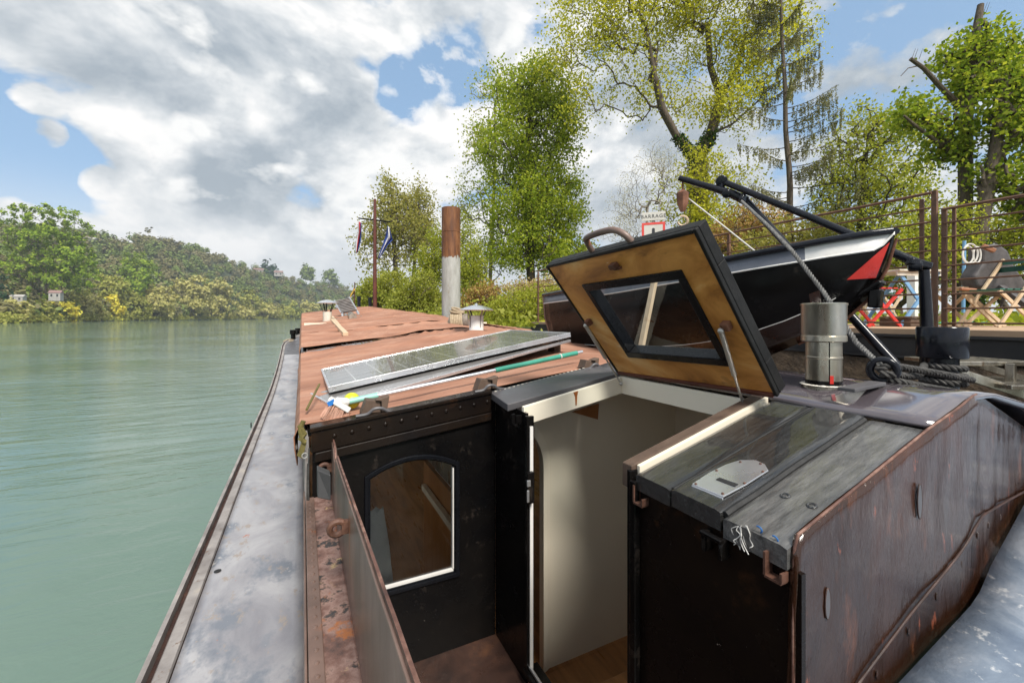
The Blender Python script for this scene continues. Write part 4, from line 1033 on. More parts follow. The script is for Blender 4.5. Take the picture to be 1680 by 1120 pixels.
b1 = MB(); c = at_d(1120, 327, 4.15); b1.tube([c + Vector((0, 0, .09)), c + Vector((0, 0, .06)), c + Vector((0, 0, -.04)), c + Vector((0, 0, -.12))], [.025, .058, .050, .022], 8); b1.tube([c + Vector((0, 0, .05)), c + Vector((0, 0, .20))], .010, 6); b1.build('sheave_housing', M['rust'], bk, smooth=True)
b2 = MB(); b2.torus(c + Vector((.0, 0, -.21)), .045, .012, ray(1120, 327), 16, 6, a0=.5, a1=5.6); b2.build('hook', M['palewood'], bk, smooth=True)
fw = MB(); fw.tube([c + Vector((.05, 0, .03)), at_d(1180, 365, 3.9), at_d(1250, 421, 3.75)], .007, 6); tag(fw.build('hoist_line', M['whiterope'], None), 'thin pale line running from the pulley block down to the dinghy', 'line')
dr_ = MB(); twist_rope(dr_, [at_d(1217, 330, 3.70), at_d(1262, 372, 2.8), at_d(1300, 412, 2.35), at_d(1352, 480, 2.12), at_d(1405, 562, 1.86), rc + Vector((-.02, 0, .02))], .0115, 3, .06)
tag(dr_.build('davit_rope', M['greyrope'], None, smooth=True), 'grey twisted rope running from the davit head past the dinghy to the deck ring', 'rope')

# ------------------------------------------------ far end: mast
mp0 = at_d(613, 505, 14.6); mz = mp0.copy()
ms = MB(); mtop = at_d(615, 327, 14.6); mb0 = Vector((mtop.x, mtop.y, mp0.z - .3))
ms.tube([mb0, mb0 + Vector((0, 0, .5)), mtop], [.085, .068, .050], 14); mast = ms.build('mast', M['mast'], barge, smooth=True)
ya_ = MB(); ya_.tube([at_d(588, 358, 14.6), at_d(640, 364, 14.6)], .025, 8); ya_.build('yardarm', M['black'], mast)
for px in (589, 607):
    p = at_d(px, 505, 14.9); q_ = at_d(px, 487 if px == 589 else 489, 14.9); MB().lathe((p.x, p.y, p.z - .1), [(.055, 0), (.055, q_.z - p.z), (.065, q_.z - p.z), (.065, q_.z - p.z + .12)], 16).build('bow_bitt', M['davit'], barge, smooth=True)


def flag(name, label, pts_l, pts_r, mats, dpt):
    mb = MB(); n = 12; m = 9
    P = []
    for i in range(n + 1):
        t = i / n
        def ip(pts):
            k = t * (len(pts) - 1); a = min(int(k), len(pts) - 2); f = k - a
            return (pts[a][0] * (1 - f) + pts[a + 1][0] * f, pts[a][1] * (1 - f) + pts[a + 1][1] * f)
        l, r = ip(pts_l), ip(pts_r); row = []
        for j in range(m + 1):
            s_ = j / m; row.append(at_d(l[0] + (r[0] - l[0]) * s_, l[1] + (r[1] - l[1]) * s_, dpt + .12 * sin(s_ * 9 + t * 2)))
        P.append(row)
    k0 = 0
    w = m // len(mats)
    for q_ in range(len(mats)):
        mb.grid([row[q_ * w:(q_ + 1) * w + 1] for row in P], q_)
    return tag(mb.build(name, [M[x] for x in mats], None, smooth=True, solid=.01), label, 'flag')
flag('flag', 'limp red white and blue flag hanging from the left end of the mast yardarm', [(587, 362), (587, 380), (583, 400), (583, 416)], [(593, 366), (593, 380), (592, 395), (587, 414)], ['flag_white', 'flag_red', 'flag_blue'], 14.6)
flag('flag', 'dark blue flag blowing from the right end of the mast yardarm', [(636, 370), (633, 385), (628, 402), (620, 424)], [(639, 374), (644, 394), (636, 402), (622, 425)], ['flag_blue', 'flag_white', 'flag_blue'], 14.6)
# small pole with faded flag beyond the bow
fp = MB(); fp.tube([at_d(581, 506, 15.3), at_d(582, 463, 15.3)], .018, 6); sp2 = fp.build('flag_staff', M['mast'], barge)
flag('pennant', 'small faded yellow pennant on the short staff at the bow', [(581, 470), (579, 476), (576, 482), (574, 488)], [(583, 478), (580, 484), (576, 488), (574, 489)], ['flag_yellow', 'flag_yellow', 'flag_white'], 15.3)

# roof chimneys
ch = on_roof(537, 531)
c1 = MB(); c1.lathe(ch, [(.13, -.02), (.12, .01), (.085, .012), (.085, .24), (.075, .245)], 20); chm = c1.build('chimney', M['dirty_white'], barge, smooth=True)
c2 = MB()
for k in range(5):
    a = 2 * pi * k / 5 + .4; c2.bar(ch + Vector((.07 * cos(a), .07 * sin(a), .22)), ch + Vector((.15 * cos(a), .15 * sin(a), .42)), .02, .006)
c2.build('cowl_strut', M['black'], chm)
c3 = MB(); c3.lathe(ch + Vector((0, 0, .41)), [(.20, 0), (.205, .01), (.12, .055), (.03, .075), (0.001, .077)], 22); c3.build('cowl_cap', M['alu'], chm, smooth=True)
cg = Vector((1.92, 4.9, zr(1.92, 4.9) + .01))
c1 = MB(); c1.lathe(cg, [(.10, -.02), (.088, .0), (.088, .20), (.080, .205)], 24); cho = c1.build('chimney', M['white'], barge, smooth=True)
c2 = MB()
for k in range(4):
    a = 2 * pi * k / 4 + .2; c2.bar(cg + Vector((.086 * cos(a), .086 * sin(a), .06)), cg + Vector((.094 * cos(a), .094 * sin(a), .19)), .022, .006); c2.bar(cg + Vector((.094 * cos(a), .094 * sin(a), .19)), cg + Vector((.14 * cos(a), .14 * sin(a), .27)), .022, .006)
c2.build('cowl_strut', M['deck_edge'], cho)
c3 = MB(); c3.lathe(cg + Vector((0, 0, .265)), [(.215, 0), (.217, .006), (.15, .035), (.06, .062), (.02, .066), (.02, .085), (.001, .086)], 26); c3.build('cowl_cap', M['alu'], cho, smooth=True)

# deck chair with pipes below it, loose boards, log with rope coil
dc = on_roof(566, 527)
dcz = lambda x, y: zr(x, y) + .05
dk = thing('deck_chair', dc, 'grey slatted deck chair with curved metal arms on the far red sheet', 'deck chair')
fx0, fx1 = dc.x - .28, dc.x + .34; fy = dc.y
k_ = MB()
p00 = Vector((fx0, fy, dcz(fx0, fy) + .0)); p10 = Vector((fx1, fy, dcz(fx1, fy) + .0)); p01 = Vector((fx0, fy + 1.3, dcz(fx0, fy + 1.3))); p11 = Vector((fx1, fy + 1.3, dcz(fx1, fy + 1.3)))
for a, b in ((p00, p01), (p10, p11), (p01, p11), (p00, p10)): k_.tube([a, b], .022, 6)
k_.build('frame', M['galv'], dk)
bk0, bk1 = at_d(560, 513, 9.7), at_d(585, 508, 9.7)
bk2, bk3 = at_d(549, 493, 10.3), at_d(573, 488, 10.3)
for i in range(9):
    t = i / 9; MB().bar(vor(bk0, bk2, t), vor(bk1, bk3, t), .05, .02, up=(0, 1, .6)).build('slat', M['deck_edge'], dk)
k_ = MB(); k_.tube([bk0, bk2], .02, 6); k_.tube([bk1, bk3], .02, 6); k_.build('back_rail', M['alu'], dk)
for s_ in ((551, 503, 560, 508, 563, 524, 10.2), (581, 505, 588, 514, 590, 524, 10.1)):
    MB().tube(smooth_path([at_d(s_[0], s_[1], s_[6]), at_d(s_[2], s_[3], s_[6] - .3), at_d(s_[4], s_[5], s_[6] - .8)], 5), .026, 8).build('arm', M['alu'], dk, smooth=True)
for px, r in ((579, .075), (570, .04)):
    p = on_roof(px, 520, r + .02)
    o = MB().lathe(p, [(r, 0), (r, .9), (r * .8, .9)], 14, axis=(.05, 1, .05)).build('pipe_length', M['galv'], None, smooth=True)
    tag(o, ('thick' if r > .05 else 'thin') + ' grey pipe length stowed under the deck chair', 'pipe')
for (a, b, w, lab) in (((543, 523), (567, 548), .07, 'long loose weathered board lying on the red sheet beside the small chimney'), ((545, 520), (557, 536), .05, 'short weathered board lying behind the longer loose board')):
    p, q_ = on_roof(*a, .06), on_roof(*b, .06); o = MB().bar(p, q_, w, .05).build('loose_board', M['palewood'], None, bevel=.005); tag(o, lab, 'board')
lgd = thing('roped_log', at_d(752, 528, 6.6), 'grey log wound with tan rope beside the white chimney on the roof', 'log')
p, q_ = at_d(741, 530, 6.4), at_d(768, 527, 6.4)
MB().tube([p + (p - q_) * .1, q_], [.13, .12], 14).build('log', M['bark_pale'], lgd, smooth=True)
m_ = MB()
for i in range(7): m_.torus(vor(p, q_, .05 + .10 * i), .14, .018, (q_ - p), 18, 6)
m_.torus(at_d(751, 508, 6.4), .09, .016, (.2, -.3, 1), 16, 6); m_.torus(at_d(750, 511, 6.4), .10, .016, (0, -.2, 1), 16, 6); m_.tube([at_d(741, 512, 6.4), at_d(733, 535, 6.3)], .014, 6); m_.build('rope_turns', M['tanrope'], lgd, smooth=True)

# ------------------------------------------------ solar panel, brush, ball, wedges
def panel(name, label, c, ex, ey, w, h, t, m_face):
    ex, ey = Vector(ex).normalized(), Vector(ey); ey = (ey - ex * ey.dot(ex)).normalized(); ez = ex.cross(ey)
    o = bpy.data.objects.new(name, None); link(o); o.location = c
    o.rotation_euler = Matrix((ex, ey, ez)).transposed().to_euler(); tag(o, label, 'solar panel')
    def loc(nm, mb, mat, bev=0):
        me = bpy.data.meshes.new(nm); me.from_pydata(mb.v, [], mb.f); me.materials.append(mat); x = bpy.data.objects.new(nm, me); link(x); x.parent = o
        if bev: md = x.modifiers.new('bevel', 'BEVEL'); md.width = bev; md.segments = 2
        return x
    f = MB(); fw = .014
    for a, b in (((0, 0), (w, fw)), ((0, h - fw), (w, h)), ((0, fw), (fw, h - fw)), ((w - fw, fw), (w, h - fw))): f.box((a[0], a[1], 0), (b[0], b[1], t))
    loc('panel_frame', f, M['alu'], .001)
    g = MB(); g.box((fw, fw, .006), (w - fw, h - fw, t - .004)); loc('cell_sheet', g, m_face)
    return o
FL_ = Vector((.142, 2.75, -.446)); FR_ = Vector((1.86, 2.755, -.148))
panel('solar_panel', 'large solar panel lying on top, with a pale frame and dark cells', FL_, FR_ - FL_, (.03, 1, .0), 1.745, 1.05, .035, M['solar'])
B0 = Vector((.144, 2.42, -.478)); B1 = Vector((1.86, 2.75, -.185))
panel('solar_panel', 'plain grey glossy panel tucked under the front edge of the solar panel', B0, B1 - B0, (-.17, 1, -.02), 1.77, .9, .018, pm('grey glossy back sheet', [(.3, (.19, .18, .175)), (.7, (.25, .24, .23))], 2, rough=(.10, .18), bump=.02))
for x in (.5, 1.0, 1.5, 1.8):
    for ya_, yb_ in ((3.55, 3.65), (2.9, 3.0)):
        o = MB().box((x, ya_, zr(x, ya_) - .01), (x + .06, yb_, max(zr(x, ya_) - .005, -.452 + .174 * (x - .14)))).build('panel_block', M['wedge'], None)
        tag(o, 'brown block propping the solar panel above the red sheet', 'block', 'blocks under the solar panel')
br = thing('deck_brush', at_y(560, 672, 2.22), 'long deck brush with white head lying along the front of the red sheet', 'brush')
bp0, bp1 = at_y(570, 659, 2.25), at_y(955, 577, 2.33)
MB().tube([vor(bp0, bp1, .02), bp1], .0115, 12).build('handle', M['alu'], br, smooth=True)
MB().tube([vor(bp0, bp1, .0), vor(bp0, bp1, .10)], .0150, 12).build('socket_grip', M['palegreen'], br, smooth=True)
MB().tube([vor(bp0, bp1, .56), vor(bp0, bp1, .97)], .0150, 12).build('hand_grip', M['teal'], br, smooth=True)
tpz = MB(); tpz.torus(vor(bp0, bp1, .88), .0155, .004, bp1 - bp0, 12, 6); tpz.build('tie', M['whiterope'], br)
hx = at_y(556, 664, 2.22); dirh = (at_y(572, 676, 2.2) - at_y(545, 655, 2.2)).normalized()
hb = MB(); ha, hb_ = at_y(540, 656, 2.22), at_y(574, 676, 2.20); hb.bar(ha + Vector((0, 0, .008)), hb_ + Vector((0, 0, .008)), .055, .022, up=(.4, 0, 1)); hb.tube([bp0, vor(ha, hb_, .35) + Vector((0, 0, .01))], [.020, .024], 10); hbo = hb.build('brush_head', M['white'], br, bevel=.005)
lb = MB(); lb.bar(at_y(538, 664, 2.19), at_y(549, 657, 2.19), .004, .022, up=(.3, 0, 1)); lb.build('label_band', M['bluelabel'], br)
bs = MB()
random.seed(2)
for i in range(240):
    t = random.random(); s_ = random.uniform(-.024, .024)
    base = vor(ha, hb_, .04 + .92 * t) + Vector((0, s_, -.004)); tip = base + Vector((-.028 + .02 * (t - .5) + random.uniform(-.008, .008), s_ * .5 - .012, -.062 + random.uniform(-.008, .008)))
    bs.tube([base, tip], [.0016, .0022], 4)
bs.build('bristles', M['bristle'], br)
bl = MB(); bc = at_y(577, 657, 2.30); bl.ball(bc, .041, 16); bl.torus(bc, .0408, .002, (.3, .2, 1), 30, 5); tag(bl.build('ball', M['ball'], None, smooth=True), 'yellow green ball lying behind the brush grip on the red sheet', 'ball')
for i, (px, py, sc, lab) in enumerate(((612, 672, 1.0, 'brown wooden wedge clamped beside the brush head'), (797, 622, .9, 'brown wooden wedge clamped under the middle of the brush handle'), (968, 580, .8, 'brown wooden wedge clamped under the green end of the brush handle'))):
    c = at_y(px, py, 2.12); zz = zr(c.x, 2.15) + .014
    wdg = thing('wedge_clamp', (c.x, 2.15, zz), lab, 'wedge')
    m_ = MB(); m_.prism([(c.x - .055 * sc, 2.12, zz), (c.x + .035 * sc, 2.12, zz), (c.x + .035 * sc, 2.12, zz + .055 * sc), (c.x - .03 * sc, 2.12, zz + .065 * sc)], (0, .07, 0)); m_.build('block', M['wedge'], wdg, bevel=.003)
    m_ = MB(); m_.prism([(c.x + .038 * sc, 2.105, zz + .004), (c.x + .062 * sc, 2.105, zz + .004), (c.x + .075 * sc, 2.105, zz + .078 * sc), (c.x + .010 * sc, 2.105, zz + .062 * sc), (c.x + .038 * sc, 2.105, zz + .055 * sc)], (0, .05, 0)); m_.build('wedge', M['wedge'], wdg, bevel=.003)
    m_ = MB(); m_.tube(smooth_path([(c.x - .08 * sc, 2.095, zz - .002), (c.x - .03 * sc, 2.09, zz + .004), (c.x + .0, 2.085, zz + .026), (c.x + .035 * sc, 2.085, zz + .026), (c.x + .07 * sc, 2.09, zz + .006), (c.x + .11 * sc, 2.095, zz + .0)], 5), .0075, 8); m_.build('cleat_loop', M['steel_grey'], wdg, smooth=True)

# ------------------------------------------------ dinghy on the starboard side
dg = thing('dinghy', (3.0, 2.8, -.45), 'small black and white dinghy with a red painted bow hanging at davits beside the hatch', 'dinghy')
YS = [1.22, 1.26, 1.34, 1.46, 1.65, 1.95, 2.3, 2.8, 3.3, 3.8, 4.36]
def itp(y, xs, v): return float(np.interp(y, xs, v))
gx = lambda y: itp(y, [1.22, 1.30, 1.46, 1.75, 2.1, 2.6, 3.2, 4.36], [.012, .10, .22, .37, .49, .57, .58, .46])       # half beam
gz = lambda y: itp(y, [1.22, 1.6, 2.1, 2.7, 3.4, 4.36], [.490, .435, .375, .325, .285, .262])
kz = lambda y: itp(y, [1.22, 1.27, 1.36, 1.46, 1.65, 1.95, 2.3, 2.8, 4.36], [.45, .25, .10, .0, -.13, -.28, -.36, -.42, -.45])
cxd = 3.02
YD = sorted(set(list(np.linspace(1.22, 1.5, 10)) + list(np.linspace(1.55, 4.36, 22))))
def station(y, s):
    b, g, k = gx(y), gz(y), kz(y); st_ = min(.095, (g - k) * .45); hgt = g - k
    ch = b * .80; cz = k + hgt * .22
    return [(cxd + s * b, y, g), (cxd + s * b * .985, y, g - st_), (cxd + s * (b * .985 * .8 + ch * .2 * 1.0), y, g - st_ - (g - st_ - cz) * .35), (cxd + s * (b * .3 + ch * .68), y, g - st_ - (g - st_ - cz) * .68), (cxd + s * ch * .92, y, cz), (cxd + s * ch * .5, y, k + hgt * .07), (cxd, y, k)]
hu = MB()
for s in (-1, 1):
    P = [station(y, s) for y in YD]
    k0 = len(hu.f); hu.grid([r[::-1] for r in P] if s < 0 else P)
    for q_ in range(k0, len(hu.f)):
        if (q_ - k0) % 6 == (5 if s < 0 else 0): hu.mi[q_] = 1
# red patch near the stem is decided per face from the real sheer and rake
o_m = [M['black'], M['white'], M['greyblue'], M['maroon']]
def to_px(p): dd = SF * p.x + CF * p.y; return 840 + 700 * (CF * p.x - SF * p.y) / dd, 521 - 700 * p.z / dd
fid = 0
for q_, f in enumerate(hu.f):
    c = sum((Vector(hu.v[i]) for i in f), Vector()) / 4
    if hu.mi[q_] == 1 and c.x < cxd and to_px(c)[0] < 1306: hu.mi[q_] = 2  # port strake aft of the bow is set to a darker grey blue
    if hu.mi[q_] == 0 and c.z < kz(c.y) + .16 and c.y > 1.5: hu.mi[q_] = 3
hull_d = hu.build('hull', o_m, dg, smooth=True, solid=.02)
tm = MB(); a = station(4.36, -1); b = station(4.36, 1); tm.prism([Vector(p) + Vector((0, .002, 0)) for p in a + b[::-1][1:]], (0, .03, 0)); tm.build('transom', M['rust_plate'], dg)
# red bow patch painted on the port bow: a skin lying on the hull, mirrored to starboard
from mathutils.bvhtree import BVHTree
bvh = BVHTree.FromPolygons([Vector(v) for v in hu.v], hu.f)
def hullpt(px, py):
    r = ray(px, py); h = bvh.ray_cast(Vector((0, 0, 0)), r.normalized())
    if h[0] is None: return None
    return h[0] - r.normalized() * .006
ta, tb_, tc2 = Vector((1460, 397)), Vector((1389, 459)), Vector((1437, 456))
rp_ = MB(); NR = 14; rows = []
for i in range(NR + 1):
    l, r2 = ta.lerp(tb_, i / NR), ta.lerp(tc2, i / NR); row = []
    for j in range(9):
        q2 = l.lerp(r2, j / 8); h = hullpt(q2.x, q2.y)
        k_ = 0
        while h is None and k_ < 30: k_ += 1; q2.x -= .7; h = hullpt(q2.x, q2.y)
        row.append(h)
    rows.append(row)
rp_.grid(rows); rp_.grid([[Vector((2 * cxd - p.x, p.y, p.z)) for p in row][::-1] for row in rows]); rp_.build('bow_patch', M['red_paint'], dg, smooth=True)
rr = MB()
for s in (-1, 1): rr.tube([(cxd + s * (gx(y) + .008), y, gz(y) + .004) for y in YD], .020, 10)
rr.tube([(cxd - gx(4.36), 4.37, gz(4.36)), (cxd + gx(4.36), 4.37, gz(4.36))], .018, 8); rr.build('rub_rail', M['davit'], dg, smooth=True)
sl = MB()
for s in (-1,):
    sl.tube([Vector(station(y, s)[1]) + Vector((s * .004, 0, 0)) for y in YD], .006, 6)
    sl.tube([Vector(station(y, s)[4]) + Vector((s * .002, 0, 0)) for y in YD if y > 1.42], .0022, 6)
sl.build('white_line', M['white'], dg)
ste = MB(); sy = [1.22, 1.26, 1.31, 1.36, 1.46, 1.6, 1.75]; ste.tube([(cxd, y - .012, kz(y) + .0) for y in sy], [.008, .009, .009, .009, .009, .008, .007], 8); ste.build('stem_band', M['rust'], dg, smooth=True)
bkt = MB(); c = at_x(1425, 480, cxd - .03); bkt.bar(c + Vector((0, -.07, .06)), c + Vector((0, .10, -.05)), .07, .035); bkt.bar(c + Vector((0, -.04, .02)), c + Vector((0, -.03, -.09)), .06, .06); bkt.build('bow_chock', M['black'], dg, bevel=.012, smooth=True)
wp = MB(); wp.bar(at_d(1048, 590, 2.8), at_d(1078, 440, 2.8), .035, .025); tag(wp.build('wooden_stick', M['palewood'], None), 'pale wooden stick standing behind the hatch glass', 'stick')

# ---------------------------------------------------------------- river, banks, hills
wat = MB(); wat.add([(-900, -300, WATER_Z), (1500, -300, WATER_Z), (1500, 2500, WATER_Z), (-900, 2500, WATER_Z)], [(0, 1, 2, 3)])
structure(wat.build('water', M['water']))
def bank_x(y):                               # right bank shoreline, curving away with the river
    return 4.75 + (.0016 * (y - 45) ** 2 if y > 45 else 0)
gb_ = MB(); P = []
for y in list(np.linspace(-12, 60, 61)) + list(np.linspace(66, 700, 40)):
    row = []
    for s_ in (0, .25, .6, 1.2, 2.5, 5, 9, 16, 30, 60, 160, 700):
        z = -2.5 + (2.5 - .32) * min(1, s_ / .6) ** .6 + .02 * min(s_, 30) + (.10 * nz(y * .6, s_ * .7) if s_ > .3 else .08 * nz(y * 1.3, s_))
        row.append((bank_x(y) + s_ + .12 * nz(y * .8, s_), y, z))
    P.append(row)
gb_.grid(P)
structure(gb_.build('ground', M['grass'], smooth=True))
ea = MB()
ea.grid([[(4.62 + .6 * k / 7 + .10 * nz(y * 1.9, k * .8), y, -2.4 + (2.4 - .36) * (k / 7) ** .7 + .10 * nz(y * 2.3, k * 1.1, 5)) for k in range(8)] + [(5.6, y, -.34 + .05 * nz(y, 2))] for y in np.linspace(-4, 14, 90)])
structure(ea.build('earth_bank', M['earth'], smooth=True))

def shore_d(px): return float(np.interp(px, [-400, 0, 280, 480, 700, 1000], [95, 147, 313, 544, 900, 1300]))
def ridge_py(px): return float(np.interp(px, [-300, 0, 140, 230, 350, 400, 440, 500, 580, 700, 900], [372, 378, 390, 398, 420, 438, 452, 465, 476, 482, 490]))
hl = MB(); P = []
pxs = list(range(-400, 1001, 25))
def hill_pt(px, t):
    d0 = shore_d(px); d = d0 + 240 * t
    dr_ = d0 + 200; zr_ = (521 - ridge_py(px)) / 700 * dr_
    u = (240 * t) / 200
    z = -2.6 + 1.8 * min(1, u / .02) + (zr_ - .0) * (max(0, min(1, (u - .10) / .9)) ** 1.05) if u < 1 else zr_
    r = ray(px, 521)
    return Vector((r.x * d, r.y * d, z))
hl.grid([[hill_pt(px, t) for t in (0, .016, .03, .06, .10, .15, .22, .3, .4, .5, .6, .7, .833, 1.0, 1.6)] for px in pxs])
structure(hl.build('hills', M['hillsoil'], smooth=True))


# ---------------------------------------------------------------- foliage and trees
def leaf_quads(C, size, rng, flat=.0):
    n = len(C); size = size * 1.25
    a = rng.normal(size=(n, 3)); a /= np.linalg.norm(a, axis=1)[:, None]
    b = rng.normal(size=(n, 3)); b -= a * (a * b).sum(1)[:, None]; b /= np.linalg.norm(b, axis=1)[:, None]
    s = size * rng.uniform(.6, 1.35, n)[:, None]
    a, b = a * s * .5, b * s * .36
    V = np.stack([C - a, C - b + a * .1, C + a, C + b + a * .1], 1).reshape(-1, 3)
    return V


def shell_quads(C, centres, size, rng, jit=.55):
    """leaf clumps that face outwards from the nearest crown centre, as leaves turned to the light do"""
    k = np.argmin(np.linalg.norm(C[:, None] - centres[None], axis=2), axis=1)
    nrm = C - centres[k]; nrm /= np.maximum(np.linalg.norm(nrm, axis=1)[:, None], 1e-6); nrm[:, 2] += .35
    nrm = nrm + rng.normal(size=nrm.shape) * jit; nrm /= np.linalg.norm(nrm, axis=1)[:, None]
    h = rng.normal(size=nrm.shape); a = np.cross(nrm, h); a /= np.linalg.norm(a, axis=1)[:, None]; b = np.cross(nrm, a)
    s = (size * rng.uniform(.6, 1.4, len(C)))[:, None]; a, b = a * s * .6, b * s * .45
    return np.stack([C - a, C - b, C + a, C + b], 1).reshape(-1, 3)


def np_mesh(name, V, nper, mat, parent, base):
    V = np.asarray(V, np.float32) - np.asarray(base, np.float32)
    n = len(V) // nper
    me = bpy.data.meshes.new(name)
    me.vertices.add(len(V)); me.vertices.foreach_set('co', V.ravel())
    me.loops.add(n * nper); me.loops.foreach_set('vertex_index', np.arange(n * nper, dtype=np.int32))
    me.polygons.add(n); me.polygons.foreach_set('loop_start', np.arange(0, n * nper, nper, dtype=np.int32))
    me.materials.append(mat); me.update(); me.validate()
    o = bpy.data.objects.new(name, me); link(o)
    if parent is not None: o.parent = parent
    else: o.location = base
    return o


def limb_mesh(name, A, B, ra, rb, k, mat, parent, base, smooth=True):
    A, B = np.asarray(A), np.asarray(B); d = B - A; ln = np.linalg.norm(d, axis=1)[:, None]; d = d / np.maximum(ln, 1e-6)
    h = np.where(np.abs(d[:, 2:3]) < .9, np.array([[0, 0, 1.0]]), np.array([[1.0, 0, 0]]))
    u = np.cross(d, h); u /= np.linalg.norm(u, axis=1)[:, None]; w = np.cross(d, u)
    th = 2 * np.pi * np.arange(k) / k
    ring = u[:, None, :] * np.cos(th)[None, :, None] + w[:, None, :] * np.sin(th)[None, :, None]
    VA = A[:, None, :] + ring * np.asarray(ra)[:, None, None]; VB = B[:, None, :] + ring * np.asarray(rb)[:, None, None]
    n = len(A); V = np.concatenate([VA, VB], 1).reshape(-1, 3)
    i = np.arange(k); j = (i + 1) % k
    F = np.stack([i, j, j + k, i + k], 1)[None] + (np.arange(n) * 2 * k)[:, None, None]
    me = bpy.data.meshes.new(name)
    V = V - np.asarray(base)
    me.vertices.add(len(V)); me.vertices.foreach_set('co', V.astype(np.float32).ravel())
    F = F.reshape(-1); me.loops.add(len(F)); me.loops.foreach_set('vertex_index', F.astype(np.int32))
    nf = len(F) // 4; me.polygons.add(nf); me.polygons.foreach_set('loop_start', np.arange(0, len(F), 4, dtype=np.int32))
    me.polygons.foreach_set('use_smooth', np.ones(nf, bool))
    me.materials.append(mat); me.update(); me.validate()
    o = bpy.data.objects.new(name, me); link(o); o.parent = parent
    return o


def crown_points(blobs, n, rng, shell=.45, gap=.0, gscale=.6, seed=0):
    """points spread through a set of ellipsoids (centre, radii); gap thins them by a noise so that sky shows through"""
    vol = np.array([r[0] * r[1] * r[2] for c, r in blobs]) ** .8; vol /= vol.sum(); out = []
    tries = 0
    while len(out) < n and tries < n * 30:
        tries += 1
        c, r = blobs[rng.choice(len(blobs), p=vol)]
        v = rng.normal(size=3); v /= np.linalg.norm(v); rad = rng.uniform(0, 1) ** shell
        p = np.array(c) + v * np.array(r) * rad
        if gap and mnoise.noise(Vector(p) * gscale + Vector((seed, 0, 0))) < gap - .35 * rng.random(): continue
        out.append(p)
    return np.array(out)


def grow(trunk, targets, rng, up=.5, jit=.06, seg=3):
    """join every target to the nearest limb already there; returns nodes, parents"""
    nodes = [np.array(p, float) for p in trunk]; par = [-1] + list(range(len(trunk) - 1))
    tpath = np.array(trunk)
    dist = np.min(np.linalg.norm(targets[:, None] - tpath[None], axis=2), axis=1)
    for ti in np.argsort(dist):
        t = targets[ti]; N = np.array(nodes)
        dv = t - N; d = np.linalg.norm(dv, axis=1); hz_ = np.linalg.norm(dv[:, :2], axis=1)
        cost = d + up * np.maximum(0, hz_ * .55 - dv[:, 2])
        k = int(np.argmin(cost)); p0 = N[k]; L_ = d[k]
        prev = k; ns = max(1, min(seg + 2, int(L_ / max(.25, L_ / seg)) if L_ > .3 else 1))
        for s_ in range(1, ns + 1):
            f = s_ / ns; q_ = p0 + (t - p0) * f
            if s_ < ns: q_ = q_ + rng.normal(size=3) * L_ * jit + np.array([0, 0, L_ * .10 * sin(pi * f)])
            nodes.append(q_); par.append(prev); prev = len(nodes) - 1
    return np.array(nodes), np.array(par)


def tree(name, label, base, trunk, targets, leafmat, bark, rng, r0, leaf, nleaf, spread, group=None, rtip=.012, k=5, up=.5, jit=.06, seg=3, droop=0.0, power=.5, ivy=None, radial=None):
    base = Vector(base)
    root = thing(name, base, label, 'tree' if 'shrub' not in name and 'bush' not in name else 'bush', group)
    nodes, par = grow(trunk, targets, rng, up, jit, seg)
    n = len(nodes); w = np.zeros(n); child = np.zeros(n, int)
    for i in range(n):
        if par[i] >= 0: child[par[i]] += 1
    w[child == 0] = 1
    for i in range(n - 1, -1, -1):
        if par[i] >= 0: w[par[i]] += max(w[i], 1e-9)
    # parents always come before children, except that trunk nodes get late children: sum by depth
    order = np.argsort(-np.array([0] * n)); depth = np.zeros(n, int)
    for i in range(n):
        if par[i] >= 0: depth[i] = depth[par[i]] + 1
    w = (child == 0).astype(float)
    for i in np.argsort(-depth):
        if par[i] >= 0: w[par[i]] += w[i]
    r = rtip + (r0 - rtip) * (w / w[0]) ** power
    m = par >= 0; idx = np.where(m)[0]
    ra = r[par[idx]]; rb = r[idx]; ra = np.minimum(ra, np.maximum(rb * 1.25, rb + .01))
    limb_mesh('trunk', nodes[par[idx]], nodes[idx], ra, rb, k, bark, root, base)
    tips = nodes[len(trunk):][child[len(trunk):] == 0] if True else targets
    if radial is None: nleaf = int(nleaf * DENS); leaf = leaf * LSZ
    C = np.repeat(tips, nleaf, 0); C = C + rng.normal(size=C.shape) * spread
    if droop: C[:, 2] -= np.abs(rng.normal(size=len(C))) * droop
    np_mesh('crown', leaf_quads(C, leaf, rng) if radial is None else shell_quads(C, np.array(radial), leaf, rng), 4, leafmat, root, base)
    if ivy:
        lo, hi, amt, rad, mat = ivy
        cand = np.array([q_ for i, q_ in enumerate(nodes) if r[i] > r0 * .28 and lo < q_[2] < hi])
        if len(cand):
            pp = []
            for i in idx:
                if r[i] > r0 * .28 and lo < nodes[i][2] < hi:
                    L_ = np.linalg.norm(nodes[i] - nodes[par[i]]); q_ = int(amt * L_) + 1
                    f = rng.random(q_)[:, None]; v = rng.normal(size=(q_, 3)); v /= np.linalg.norm(v, axis=1)[:, None]
                    pp.append(nodes[par[i]] + (nodes[i] - nodes[par[i]]) * f + v * (r[i] + rad * rng.random(q_)[:, None]))
            np_mesh('ivy', leaf_quads(np.concatenate(pp), .15, rng), 4, mat, root, base)
    return root


def blobs_px(lst, d, dz=.9):
    out = []
    for b in lst:
        px, py, rx, ry = b[:4]; dd = d + (b[4] if len(b) > 4 else 0)
        c = at_d(px, py, dd); s_ = dd / 700
        out.append((np.array(c), np.array([rx * s_, rx * s_ * dz, ry * s_])))
    return out
def trunk_px(pts, d): return [np.array(at_d(px, py, d + (dd[0] if dd else 0))) for px, py, *dd in pts]


